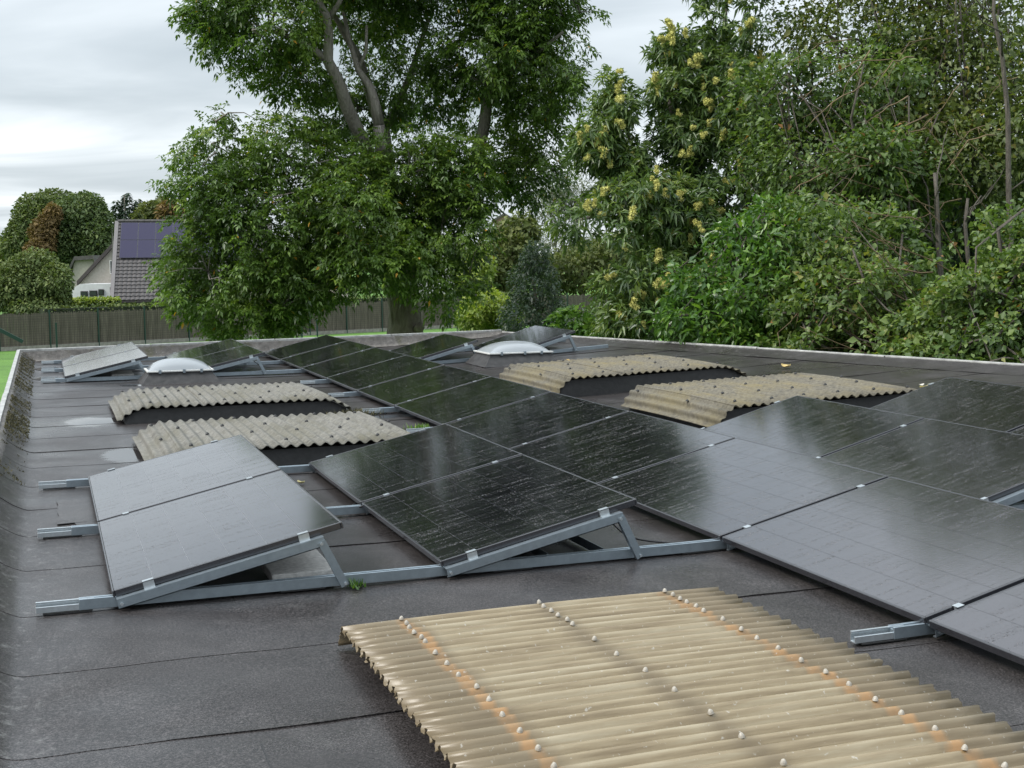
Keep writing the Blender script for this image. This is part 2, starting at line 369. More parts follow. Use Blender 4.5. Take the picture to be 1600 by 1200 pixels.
# patches of newer felt
def patch(x0, x1, y0, y1):
    b = MB(); n = 6
    for j in range(n+1):
        for i in range(n+1):
            x = x0+(x1-x0)*i/n; y = y0+(y1-y0)*j/n
            if i in (0, n): x += random.uniform(-.008, .008)
            if j in (0, n): y += random.uniform(-.008, .008)
            b.v.append((x, y, felt_z(x, y)+.0075))
    for j in range(n):
        for i in range(n):
            a = j*(n+1)+i; b.f.append((a, a+1, a+n+2, a+n+1))
    o = b.build('felt_patch', FELT, roof); so = o.modifiers.new('s', 'SOLIDIFY'); so.thickness = .004; so.offset = 1
for p in ((.02, .34, 2.2, 3.05), (.12, .30, 1.95, 2.2), (-.12, .62, -2.62, -1.96), (4.9, 7.4, -.6, .5)): patch(*p)

# parapets
UP = Mat('parapet_felt'); u1 = UP.noise(11, 7, None, .7); u2 = UP.noise(4, 6, None, .65); u3 = UP.noise(40, 4, None, .7)
uc = UP.ramp(u1, [(.3, (.06, .056, .052)), (.6, (.135, .125, .115)), (.8, (.22, .21, .20))])
uc = UP.mixc(UP.ramp(u2, [(.52, 0.), (.66, .7)]), uc, (.055, .055, .025)); uc = UP.mixc(UP.ramp(u3, [(.63, 0.), (.70, .8)]), uc, (.42, .42, .40))
UP.set(Base_Color=uc, Roughness=.8); UP.bump(u1, .7, .02); UPST = UP.m
def trim_run(par, a, b, n_):
    a, b = Vector(a), Vector(b)
    for k in range(n_):
        p, q_ = a.lerp(b, (k+.003)/n_), a.lerp(b, (k+.997)/n_)
        j = Vector((random.uniform(-.003, .003), random.uniform(-.003, .003), random.uniform(-.003, .003)))
        t = (q_-p).normalized(); sd_ = t.cross(Vector((0, 0, 1))).normalized()
        m_ = MB(); m_.bar(p+j, q_+j, .048, .012); m_.bar(p+j+Vector((0, 0, -.035))-sd_*.027*par['side'], q_+j+Vector((0, 0, -.035))-sd_*.027*par['side'], .006, .07)
        bevel(m_.build('edge_trim', TRIM, par), .003)
def grid_wall(prof, y0, y1, n_, jit=.006):
    """profile in (x, z) swept along y"""
    b = MB(); m_ = len(prof)
    for j in range(n_+1):
        y = y0+(y1-y0)*j/n_
        for x, z in prof: b.v.append((x+random.uniform(-jit, jit), y, z+random.uniform(-jit, jit)))
    for j in range(n_):
        for i in range(m_-1):
            a = j*m_+i; b.f.append((a, a+1, a+m_+1, a+m_))
    return b
lp = empty('parapet', (XL, 4, 0)); tag(lp, 'low mossy left parapet with pale metal edge trim', 'parapet'); lp['side'] = 1
prof = [(-.36, .15), (-.02, .012)]
prof = [(XL-.03+.45, -.1), (XL-.03+.45, .19), (.03, .197), (.075, .175), (.10, .13), (.145, .085), (.21, .045), (.30, .018), (.36, .004)]
prof = [(p[0]-.0, p[1]) for p in prof]
bo = grid_wall([(-.03, -.1), (-.03, .186), (.03, .19), (.065, .172), (.085, .14), (.10, .06)], -13.5, 12.85, 190, .006)
o = bo.build('upstand', UPST, lp, True)
trim_run(lp, (0, -13, .2), (0, 12.88, .2), 10)
fp = empty('parapet', (4, YF, 0)); tag(fp, 'low far parapet across the roof end with pale metal trim', 'parapet'); fp['side'] = -1
b = MB(); xs = np.linspace(XL-.04, 8.15, 60)
for x in xs:
    hz = .2+.1*(x+.45)/8.5; z0 = zr(x)
    for yy, z in ((.06, hz-.3), (.06, hz-.012), (.0, hz-.012), (-.02, hz-.05), (-.04, z0+.05), (-.09, z0+.018), (-.2, z0+.008)):
        b.v.append((x-4+random.uniform(-.006, .006), yy+random.uniform(-.006, .006), z+random.uniform(-.005, .005)))
for i in range(len(xs)-1):
    for j in range(6):
        a = i*7+j; b.f.append((a, a+7, a+8, a+1))
b.build('upstand', UPST, fp, True)
trim_run(fp, (XL-4, .02, .2), (8.1-4, .02, .302), 4)
rp = empty('parapet', (9.4, 10, 0)); tag(rp, 'slightly raised right roof edge with worn pale trim in front of the shrubs', 'parapet'); rp['side'] = -1
b = MB(); yy_ = np.linspace(-9, YF, 120)
for y in yy_:
    xe = edge_x(y)
    for dx_, dz in ((-.42, .006), (-.25, .014), (-.12, .035), (-.05, .055), (.0, .06), (.0, -.4)):
        b.v.append((xe+dx_-9.4+random.uniform(-.004, .004), y-10, zr(xe+min(dx_, 0))+dz+random.uniform(-.003, .003)))
for i in range(len(yy_)-1):
    for j in range(5):
        a = i*6+j; b.f.append((a, a+1, a+7, a+6))
b.build('upstand', FELT, rp, True)
ya, yb = -9, YF
pa = Vector((edge_x(ya)-9.4, ya-10, zr(edge_x(ya))+.07)); pb = Vector((edge_x(yb)-9.4, yb-10, zr(edge_x(yb))+.07))
trim_run(rp, pb, pa, 11)
# moss along the left parapet
mv = []; mf = []; mt = []
for k in range(15000):
    y = random.uniform(3.5, 16.7); t = random.random()**1.5
    if math.sin(y*2.3+2*math.sin(y*.7))+math.sin(y*11.3+t*5)+.8*math.sin(y*23+t*9)+.7*math.sin(y*1.1) < random.uniform(-.6, 1.6): continue
    x = XL+.06+.20*t; z = .165 - .62*(x-XL-.06) + random.uniform(0, .025); z = max(z, .025)
    s = random.uniform(.006, .016); g = random.uniform(0, 6.28); o_ = len(mv)
    dx_, dy_ = math.cos(g)*s, math.sin(g)*s
    mv += [(x-dx_*.4, y-dy_*.4, z), (x+dy_*.4, y-dx_*.4, z+.01), (x+dx_+random.uniform(-s, s)*.3, y+dy_, z-s*.7)]; mf.append((o_, o_+1, o_+2)); mt += [random.random()]*3
L_MOS = leaf_mat('moss', [(0, (.03, .03, .016)), (.6, (.065, .06, .028)), (1, (.13, .115, .06))], .9, .1)
tag(link('moss', np_mesh('moss', mv, mf, L_MOS, mt)), 'dry olive moss growing along the left parapet foot', 'moss', kind='stuff')

# ------------------------------------------------------------------ solar panels
PL, PW, TH, TILT = 1.75, 1.134, .035, .2190
PITCH_Y = 1.78
GX = {'A': .237, 'B': 1.846, 'C': 3.456, 'D': 5.065, 'E': 6.675, 'F': .206, 'G': 1.831, 'H': 5.065, 'I': 6.675}
def panel_meshes():
    fr = MB(); t = .012
    fr.box(0, t, 0, PL, -TH, 0); fr.box(PW-t, PW, 0, PL, -TH, 0); fr.box(t, PW-t, 0, t, -TH, 0); fr.box(t, PW-t, PL-t, PL, -TH, 0)
    frame = fr.mesh('panel_frame', FRAME)
    bk = MB(); bk.box(t, PW-t, t, PL-t, -.012, -.0030); back = bk.mesh('panel_back', BACK)
    strips = []
    w_ = (PW-2*t)/6; g = .0016
    sb = MB(); sb.box(0, w_-g, 0, PL-2*t-.002, -.0026, -.0012); strips = sb.mesh('panel_strip', GLASS)
    return frame, back, strips, w_, t
PMESH = panel_meshes()
def group_tilt(g):
    x0 = GX[g]; x1 = x0+1.107
    return TILT + (zr(x1)-zr(x0))/1.107, zr(x0)
def panel(g, k, label, grp):
    tl, z0 = group_tilt(g); fr, bk, st, w_, t = PMESH
    o = empty('solar_panel', (GX[g], PITCH_Y*k+.015, z0+.09)); o.rotation_euler = (random.uniform(-.0015, .0015), -tl, 0)
    f = link('frame', fr, o); bevel(f, .003)
    link('backsheet', bk, o)
    for i in range(6): link('cell_strip', st, o, (t+i*w_, t+.001, 0))
    return tag(o, label, 'solar panel', grp)
words = ['first', 'second', 'third', 'fourth', 'fifth', 'sixth', 'seventh', 'eighth', 'ninth', 'tenth', 'eleventh']
GRP = 'tilted solar panels on the flat roof'
for g, ks, txt in (('A', (0, 1), 'pale pair reflecting the sky at the left foreground'), ('B', (0, 1), 'dark wet pair in the middle foreground'),
                   ('D', (0, 1), 'pair right of the long row at the right edge'), ('E', (0, 1), 'outermost pair by the right roof edge'),
                   ('F', (7, 8), 'pale pair in the far left roof corner'), ('G', (7, 8), 'pair behind the left dome rooflight')):
    for i, k in enumerate(ks): panel(g, k, ('nearer' if i == 0 else 'farther') + ' black solar panel of the ' + txt, GRP)
panel('H', 7, 'single tilted solar panel between the long row and the right dome rooflight', GRP)
panel('I', 7, 'single tilted solar panel behind the right dome rooflight', GRP)
for i, k in enumerate(range(8, -3, -1)):
    panel('C', k, words[i] + ' black solar panel of the long diagonal row, counted from the far end', GRP)

# ------------------------------------------------------------------ mounting rails
def rail_profile(x0, x1, b, y0=.016, wd=.046, h=.052, zlift=.012, open_=False):
    """galvanised C-rail that follows the roof; returns geometry in b"""
    n = max(2, int((x1-x0)/.5)+1); xs_ = np.linspace(x0, x1, n)
    if open_: pr = [(0, 0), (wd, 0), (wd, h), (wd-.012, h), (wd-.012, h-.006), (wd-.006, h-.006), (wd-.006, .006), (.006, .006), (.006, h-.024), (.0105, h-.024), (.0105, h-.018), (0, h-.018)]
    else: pr = [(0, 0), (wd, 0), (wd, h), (wd-.014, h), (wd-.014, h-.010), (.014, h-.010), (.014, h), (0, h)]
    m_ = len(pr); o = len(b.v)
    for x in xs_:
        for y, z in pr: b.v.append((x, y0+y, zr(x)+zlift+z))
    for i in range(n-1):
        for j in range(m_):
            a = o+i*m_+j; c = o+i*m_+(j+1) % m_; b.f.append((a, c, c+m_, a+m_))
    b.f.append(tuple(o+j for j in reversed(range(m_)))); b.f.append(tuple(o+(n-1)*m_+j for j in range(m_)))
RUB = simple('rubber_pad', (.015, .015, .015), .8, 0, .3, 30, .2)
def rail_line(k, runs, groups, label, grp):
    y = PITCH_Y*k; o = empty('mounting_rail', (runs[0][0], y, 0)); X = runs[0][0]
    def sh(b):
        b.v = [(v[0]-X, v[1], v[2]) for v in b.v]; return b
    for x0, x1, stub in runs:
        b = MB(); rail_profile(x0+(.19 if stub else 0), x1, b); bevel(sh(b).build('base_rail', GALV, o), .0015)
        if stub:
            b = MB(); rail_profile(x0, x0+.26, b, .020, .038, .047, .0135, True); bevel(sh(b).build('end_insert', GALV2, o), .001)
        xx = x0+.03
        while xx < x1-.2:
            b = MB(); b.box(xx, xx+.22, .012, .066, zr(xx)+.0065, zr(xx)+.0118); sh(b).build('rubber_pad', RUB, o); xx += 1.1
    for g in groups:
        tl, z0 = group_tilt(g); x0 = GX[g]; c, s = math.cos(tl), math.sin(tl)
        def P(a, d=0): return Vector((x0-X + a*c - d*s*-1*0 + d*s, 0, z0+.09 + a*s - d*c))
        b = MB()                              # sloped C-beam under the panel edges
        A_, B_ = P(.012, TH+.024), P(1.02, TH+.024)
        b.bar(A_+Vector((0, -.032, 0)), B_+Vector((0, -.032, 0)), .004, .048); b.bar(A_+Vector((0, -.01, 0))+Vector((-s, 0, c))*.022, B_+Vector((0, -.01, 0))+Vector((-s, 0, c))*.022, .044, .004)
        b.bar(A_+Vector((0, -.023, 0))-Vector((-s, 0, c))*.022, B_+Vector((0, -.023, 0))-Vector((-s, 0, c))*.022, .022, .004)
        b.build('sloped_beam', GALV, o)
        top = P(1.0, TH+.03); ft = Vector((x0-X+1.045*c+.085, 0, zr(x0+1.15)+.036))
        b = MB(); b.bar(top+Vector((0, -.036, 0)), ft+Vector((0, -.036, 0)), .004, .036, (0, 1, 0)) if False else None
        d_ = (ft-top).normalized(); nrm = Vector((d_.z, 0, -d_.x))
        b.bar(top+Vector((0, -.037, .012)), ft+Vector((0, -.037, -.012)), .004, .040, (1, 0, .3)); b.bar(top+Vector((0, -.02, .01))+nrm*.018, ft+Vector((0, -.02, -.012))+nrm*.018, .034, .004, tuple(nrm))
        b.build('rear_strut', GALV, o)
        for q_ in (top, ft, P(.03, TH+.026)):
            b = MB(); b.tube([q_+Vector((0, -.035, 0)), q_+Vector((0, -.046, 0))], .008, 6); b.build('bolt', GALV2, o)
        both = {'A': (0, 1, 2), 'B': (0, 1, 2), 'C': range(-2, 10), 'D': (0, 1, 2), 'E': (0, 1, 2), 'F': (7, 8, 9), 'G': (7, 8, 9), 'H': (7, 8), 'I': (7, 8)}[g]
        first, last = k == min(both), k == max(both)
        for a in (.17, .93):
            b = MB(); u0, u1 = (-.0, 0)
            ax = Vector((c, 0, s)); nn = Vector((-s, 0, c)); cc = Vector((x0-X, 0, z0+.09)) + ax*a
            def bx(y0_, y1_, n0, n1, w_=.026):
                vs = [cc + ax*i*w_ + Vector((0, yy, 0)) + nn*m_ for m_ in (n0, n1) for yy in (y0_, y1_) for i in (-1, 1)]
                b.add(vs, [(0,2,3,1),(4,5,7,6),(0,1,5,4),(1,3,7,5),(3,2,6,7),(2,0,4,6)])
            if first: bx(-.005, .011, -.037, .004); bx(-.026, -.005, -.037, -.0325); bx(-.005, .026, .0005, .0045)
            elif last: bx(-.011, .003, -.037, .004); bx(-.026, .003, .0005, .0045)
            else: bx(-.019, .019, .0008, .003, .018); bx(-.008, .008, -.037, .0008, .018)
            b.build('clamp', GALV2, o)
    tag(o, label, 'rail', grp)
RG = 'galvanised rails under the solar panels'
rail_line(0, [(-.1, 4.75, True), (4.86, 8.2, False)], 'ABCDE', 'nearest long galvanised rail with triangle frames holding the front panels', RG)
rail_line(1, [(-.1, 8.2, True)], 'ABCDE', 'second galvanised rail from the front, ending beside the pale pair middle', RG)
rail_line(2, [(-.1, 8.2, True)], 'ABCDE', 'third galvanised rail from the front, ending behind the pale left pair', RG)
rail_line(-1, [(3.12, 5.0, True)], 'C', 'short galvanised rail stub beside the tan corrugated sheet at the right', RG)
rail_line(-2, [(3.12, 5.0, True)], 'C', 'galvanised rail under the nearest panels of the long row', RG)
rail_line(3, [(3.12, 5.0, True)], 'C', 'rail stub of the long row behind the dark middle pair', RG)
rail_line(4, [(3.12, 5.0, True)], 'C', 'rail stub of the long row between the two left corrugated skylights', RG)
rail_line(5, [(3.12, 5.0, True)], 'C', 'rail stub of the long row at the right end of the farther left corrugated skylight', RG)
rail_line(6, [(3.12, 5.0, True)], 'C', 'rail stub of the long row just behind the farther left corrugated skylight', RG)
rail_line(7, [(-.1, 8.33, True)], 'FGCHI', 'far galvanised rail passing behind both dome rooflights', RG)
rail_line(8, [(-.1, 8.33, True)], 'FGCHI', 'second rail from the far parapet under the far panels', RG)
rail_line(9, [(-.1, 4.9, True)], 'FGC', 'farthest galvanised rail close to the far parapet', RG)
# ballast slabs and bars
def slab(x, y, lx, ly, h, label, z=None, rz=0.0):
    b = MB(); b.box(-lx/2, lx/2, -ly/2, ly/2, 0, h); o = b.build('paving_slab', CONC); bevel(o, .006, 2)
    o.location = (x, y, (zr(x) if z is None else z)+.0125); o.rotation_euler = (0, 0, rz); tag(o, label, 'paving slab', 'ballast slabs under the panels'); return o
slab(1.16, .33, .32, .5, .05, 'grey concrete slab under the nearer pale left panel', .02)
slab(2.68, 1.05, .34, .3, .05, 'concrete slab lying under the dark middle pair', .06)
slab(.98, 12.9, .3, .6, .05, 'concrete slab under the far left corner pair', .02)
slab(7.55, 12.9, .3, .5, .05, 'concrete slab under the panel behind the right dome rooflight')
slab(6.0, .45, .3, .5, .05, 'concrete slab under the pair right of the long row')
RUBC = simple('black_cable', (.012, .012, .013), .45, 0, .2, 30, 0)
def cable(pts, label, r=.006):
    b = MB(); P_ = [Vector(p) for p in pts]; out = []
    for i in range(len(P_)-1):
        p0, p1, p2, p3 = P_[max(0, i-1)], P_[i], P_[i+1], P_[min(len(P_)-1, i+2)]
        for k in range(6):
            t = k/6; out.append(.5*((2*p1)+(p2-p0)*t+(2*p0-5*p1+4*p2-p3)*t*t+(3*p1-p0-3*p2+p3)*t**3))
    out.append(P_[-1]); b.tube(out, r, 6); tag(b.build('cable', RUBC, None, True), label, 'cable', 'black cables under the panels')
cable([(1.95, 1.72, .10), (1.84, 1.80, .055), (1.80, 1.90, .03), (1.86, 2.02, .035), (1.98, 2.0, .09)], 'small black cable loop at the low edge of the dark middle pair')
cable([(2.95, .5, .2), (3.05, .35, .06), (3.25, .2, .03), (3.38, .12, .04), (3.52, .1, .06)], 'black cable lying between the dark middle pair and the long row')
cable([(2.9, 14.0, .2), (3.05, 13.6, .05), (3.3, 13.4, .03), (3.5, 13.3, .06)], 'black cable lying between the far left pairs and the long row')
for i, x in enumerate((2.46, 2.78)):
    b = MB(); b.bar((x, .07, .042), (x, 1.79, .042), .004, .05); b.bar((x+.012, .07, .019), (x+.012, 1.79, .019), .024, .004)
    tag(b.build('ballast_bar', GALV), ['left', 'right'][i] + ' thin galvanised bar lying under the dark middle pair', 'bar', 'bars under the middle pair')

# ------------------------------------------------------------------ corrugated skylight covers
def dome_cap(r, h, mat):
    b = MB(); n = 8; b.v.append((0, 0, h))
    for j, (rr, zz) in enumerate(((.55, .82), (.95, .35), (1.0, 0))):
        for k in range(n): g = 2*math.pi*k/n; b.v.append((r*rr*math.cos(g), r*rr*math.sin(g), h*zz))
    for k in range(n):
        b.f.append((0, 1+k, 1+(k+1) % n))
        for j in range(2): b.f.append((1+j*n+k, 1+(j+1)*n+k, 1+(j+1)*n+(k+1) % n, 1+j*n+(k+1) % n))
    return b.mesh('screw_cap', mat, True)
CAP_B = dome_cap(.017, .02, CAPM); CAP_W = dome_cap(.0105, .017, CAPW)
def cover(label, xb0, xt0, xt1, xb1, y0, y1, h, mat, seed):
    r = random.Random(seed); xm = (xb0+xb1)/2; o = empty('corrugated_skylight', (xm, y0, 0)); tag(o, label, 'skylight', 'corrugated skylights on the flat roof')
    def base(x):                              # smooth height of the cover over x
        zt = lambda q_: zr(q_)*.55+zr(xm)*.45 + h
        if x < xt0: t = (xt0-x)/(xt0-xb0); return zt(xt0)-(zt(xt0)-zr(xb0)-.035)*t**1.9
        if x > xt1: t = (x-xt1)/(xb1-xt1); return zt(xt1)-(zt(xt1)-zr(xb1)-.035)*t**1.9
        return zt(x)
    # arc length parameter
    X_ = np.linspace(xb0, xb1, 600); Z_ = np.array([base(x) for x in X_]); S_ = np.concatenate([[0], np.cumsum(np.hypot(np.diff(X_), np.diff(Z_)))])
    pit, amp = .0935, .0130
    def pt(s):
        x = np.interp(s, S_, X_); z = np.interp(s, S_, Z_); dxs = np.interp(s+.004, S_, X_)-np.interp(s-.004, S_, X_); dzs = np.interp(s+.004, S_, Z_)-np.interp(s-.004, S_, Z_)
        L_ = math.hypot(dxs, dzs) or 1; nx, nz = -dzs/L_, dxs/L_; wv = amp*math.cos(2*math.pi*s/pit)
        return x+nx*wv, z+nz*wv
    s0, s1 = np.interp(xt0+.02, X_, S_), np.interp(xt1-.02, X_, S_); S1 = S_[-1]
    segs = [(0, s0+.03, 0.0)]; nsh = 3
    for i in range(nsh): segs.append((s0-.05+(s1-s0+.06)*i/nsh, s0+(s1-s0+.06)*(i+1)/nsh+.05, .005+.004*(i % 2)))
    segs.append((s1-.03, S1, 0.0))
    for a, c, lift in segs:
        b = MB(); n = max(4, int((c-a)/pit*9)); ny = 5; j0 = r.uniform(-.012, .012)
        for i in range(n+1):
            x, z = pt(a+(c-a)*i/n); chip = r.uniform(-.004, .004)
            for j in range(ny):
                t = j/(ny-1); yy = (y1-y0)*t + (j0+chip if j == 0 else j0)
                b.v.append((x-xm, yy, z+lift+.012*math.sin(t*math.pi)))
        for i in range(n):
            for j in range(ny-1): q_ = i*ny+j; b.f.append((q_, q_+ny, q_+ny+1, q_+1))
        so = b.build('corrugated_sheet', mat, o, True); m_ = so.modifiers.new('s', 'SOLIDIFY'); m_.thickness = .0055; m_.offset = -1
    b = MB(); xs_ = np.linspace(xb0+.07, xb1-.07, 40); ya_, yb_ = .055, y1-y0-.05      # dark bitumen curb, filling up to the sheets
    for y in (ya_, yb_):
        for x in xs_: b.v.append((x-xm, y-(.03 if y == ya_ else -.02), zr(x)-.02))
        for x in xs_: b.v.append((x-xm, y, max(zr(x)-.01, base(x)-.026)))
    n = len(xs_)
    for i in range(n-1):
        b.f.append((i, i+1, n+i+1, n+i)); b.f.append((2*n+i+1, 2*n+i, 3*n+i, 3*n+i+1)); b.f.append((n+i, n+i+1, 3*n+i+1, 3*n+i))
    b.f.append((0, n, 3*n, 2*n)); b.f.append((n-1, 3*n-1, 4*n-1, 2*n-1))
    b.build('curb', CURBM, o)
    # screws on crests
    ncr = int(S1/pit)
    for row, t in enumerate((.10, .36, .62, .90)):
        for i in range(1, ncr):
            if (i+row*2) % 4: continue
            x, z = pt(i*pit); link('screw_cap', CAP_B, o, (x-xm+r.uniform(-.006, .006), (y1-y0)*t+r.uniform(-.03, .03), z+.006+.012*math.sin(t*math.pi)))
    return o
cover('weathered grey corrugated skylight cover, left and farther from the camera', .64, .92, 2.74, 3.06, 7.33, 9.35, .165, COR1, 3)
cover('weathered grey corrugated skylight cover, left, just behind the front panels', .70, .96, 2.76, 3.04, 3.95, 6.0, .165, COR1, 4)
cover('mossy yellowish corrugated skylight cover, right and farther from the camera', 5.40, 5.62, 7.52, 7.86, 7.33, 9.4, .20, COR2, 5)
cover('mossy yellowish corrugated skylight cover, right and nearer, behind the right pair', 5.60, 5.80, 7.68, 8.0, 3.95, 6.0, .205, COR2, 6)

# tan translucent sheet in the foreground, ridges along x
TAN = Mat('weathered_shaded_plastic_sheet'); sx = TAN.n('ShaderNodeSeparateXYZ'); TAN.l(TAN.co(), sx.inputs[0])
wob = TAN.math('MULTIPLY', TAN.math('SUBTRACT', TAN.noise(5, 4), .5), .10); xx_ = TAN.math('ADD', sx.outputs[0], wob)
streak = TAN.noise(1.0, 6, TAN.co((2.2, 26, 26)), .65)
cb = TAN.ramp(streak, [(.3, (.165, .122, .066)), (.5, (.265, .21, .126)), (.72, (.35, .30, .205))])
def band(x0, wd_, soft):
    d_ = TAN.math('ABSOLUTE', TAN.math('SUBTRACT', xx_, x0)); return TAN.math('SUBTRACT', 1.0, TAN.math('DIVIDE', TAN.math('SUBTRACT', d_, wd_), soft), True)
def clampn(s_): 
    m_ = TAN.n('ShaderNodeClamp'); TAN.l(s_, m_.inputs[0]); return m_.outputs[0]
end_shade = clampn(TAN.math('DIVIDE', TAN.math('SUBTRACT', TAN.math('ABSOLUTE', xx_), .54), .06))
cb = TAN.mixc(TAN.math('MULTIPLY', end_shade, .62), cb, (.125, .092, .05))  # darker ends: shade beneath the translucent sheet, painted into its colour
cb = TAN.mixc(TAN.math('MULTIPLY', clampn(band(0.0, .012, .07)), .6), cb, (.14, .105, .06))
rust = TAN.ramp(TAN.noise(9, 3, TAN.co((.7, 1, 1))), [(.4, .35), (.6, 1.)])
for xr in (-.62, .60):
    cb = TAN.mixc(TAN.math('MULTIPLY', TAN.math('MULTIPLY', clampn(band(xr, .015, .022)), .68), rust), cb, (.40, .215, .08))
spk = TAN.noise(60, 3); cb = TAN.mixc(TAN.ramp(spk, [(.66, 0.), (.74, .5)]), cb, (.55, .54, .50))
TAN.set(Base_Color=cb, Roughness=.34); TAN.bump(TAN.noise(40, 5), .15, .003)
tr = TAN.n('ShaderNodeBsdfTranslucent'); TAN.l(cb, tr.inputs[0]); mx = TAN.n('ShaderNodeMixShader'); mx.inputs[0].default_value = .10
TAN.l(TAN.b.outputs[0], mx.inputs[1]); TAN.l(tr.outputs[0], mx.inputs[2]); TAN.l(mx.outputs[0], TAN.out.inputs[0])
FC = (1.98, -.98); fo = empty('corrugated_plastic_cover', (FC[0], FC[1], 0)); tag(fo, 'tan stained corrugated plastic sheet with pale screws in the right foreground', 'skylight')
def fz(y):                                     # y measured back-to-front from 0
    if y < .05: return .012+.085*math.sin(y/.05*math.pi/2)
    return .097+.012*math.sin(min(1, (y-.05)/2.6)*math.pi)
pitf, ampf = .0765, .0175
hw = .875
for si, (ya_, yb_, lift) in enumerate(((0, 1.02, 0.0), (.97, 2.05, .005), (2.0, 3.1, .0))):
    b = MB(); n = int((yb_-ya_)/pitf*12); nx = 15; jr = .012 if si == 1 else 0
    for i in range(n+1):
        y = ya_+(yb_-ya_)*i/n; z = fz(y); am = ampf*min(1, y/.05)
        c_ = math.cos(2*math.pi*y/pitf); wv = am*(abs(c_)**.8)*(1 if c_ > 0 else -1)
        for j in range(nx):
            t = -1+2*j/(nx-1); x = t*hw
            if j in (0, nx-1): x += jr*t+random.uniform(-.006, .006)+ (.012*math.sin(y*31) if j else 0)
            b.v.append((x, -y, z+lift+wv+.01*(1-t*t)))
    for i in range(n):
        for j in range(nx-1): q_ = i*nx+j; b.f.append((q_, q_+nx, q_+nx+1, q_+1))
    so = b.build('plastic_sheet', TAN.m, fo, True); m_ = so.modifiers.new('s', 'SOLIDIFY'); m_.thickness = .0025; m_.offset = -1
b = MB(); b.box(-hw+.12, hw-.12, -3.1, -.12, .008, .075); b.build('curb', CURBM, fo)
WOOD = simple('wood_batten', (.16, .10, .05), .8, 0, .3, 9, .2)
for xr in (-.62, 0, .60):
    b = MB(); b.box(xr-.025, xr+.025, -3.1, -.09, .0755, .0835); b.build('batten', WOOD, fo)
for xr, step in ((-.62, 2), (.0, 3), (.60, 2)):
    i = 1; cnt = 0
    while i*pitf < 2.95:
        y = i*pitf
        link('screw', CAP_W, fo, (xr+random.uniform(-.012, .012), -y+random.uniform(-.008, .008), fz(y)+ampf*.9+.012*(1-(xr/hw)**2)+.004*(y > 1)), (random.uniform(-.2, .2), random.uniform(-.2, .2), random.uniform(0, 6)))
        cnt += 1; i += 1 if cnt < 6 else step

# ------------------------------------------------------------------ dome rooflights
DOME = Mat('opal_acrylic'); DOME.set(Base_Color=(.52, .56, .59), Roughness=.10, IOR=1.5)
DOME.b.inputs['Transmission Weight'].default_value = .5; DOME.b.inputs['Subsurface Weight'].default_value = 0.0
def rooflight(label, x0, x1, y0, y1, zb, hc, hd):
    cx_, cy_ = (x0+x1)/2, (y0+y1)/2; a, c = (x1-x0)/2, (y1-y0)/2; o = empty('dome_rooflight', (cx_, cy_, zb)); tag(o, label, 'rooflight', 'white dome rooflights')
    b = MB(); i = .12; n = 10
    rings = [(-.03, -.02), (.0, .012), (.03, .05), (.09, hc-.03), (.10, hc)]
    for ins, z in rings:
        for k in range(4*n):
            s_ = k//n; t = (k % n)/n; px, py = [(-1+2*t, -1), (1, -1+2*t), (1-2*t, 1), (-1, 1-2*t)][s_]
            b.v.append((px*(a-ins), py*(c-ins), z+random.uniform(-.004, .004)))
    m_ = 4*n
    for r_ in range(len(rings)-1):
        for k in range(m_): b.f.append((r_*m_+k, r_*m_+(k+1) % m_, (r_+1)*m_+(k+1) % m_, (r_+1)*m_+k))
    b.f.append(tuple(range((len(rings)-1)*m_, len(rings)*m_)))
    b.build('curb', CURBG, o)
    b = MB(); A2, C2 = a-.075, c-.075
    b.box(-A2, A2, -C2, -C2+.05, hc+.002, hc+.024); b.box(-A2, A2, C2-.05, C2, hc+.002, hc+.024); b.box(-A2, -A2+.05, -C2+.05, C2-.05, hc+.002, hc+.024); b.box(A2-.05, A2, -C2+.05, C2-.05, hc+.002, hc+.024)
    bevel(b.build('frame', DOMEF, o), .004)
    b = MB(); n = 22; A3, C3 = A2-.03, C2-.03
    for i_ in range(n+1):
        for j in range(n+1):
            u, v = -1+2*i_/n, -1+2*j/n
            q_ = ((1-abs(u)**2.3)*(1-abs(v)**2.3)); b.v.append((u*A3, v*C3, hc+.024+hd*max(0, q_)**.62))
    for i_ in range(n):
        for j in range(n): q_ = i_*(n+1)+j; b.f.append((q_, q_+n+1, q_+n+2, q_+1))
    d = b.build('dome', DOME.m, o, True)
    for sx_ in (-.62, .1, .62):
        b = MB(); b.box(sx_*A2-.016, sx_*A2+.016, -C2-.012, -C2+.03, hc-.012, hc+.036); b.build('clip', GALV, o)
rooflight('white dome rooflight between the far left panels', 1.17, 2.2, 11.62, 12.40, 0, .155, .15)
rooflight('white dome rooflight right of the long row', 5.95, 7.1, 11.45, 12.35, zr(6.5), .15, .145)

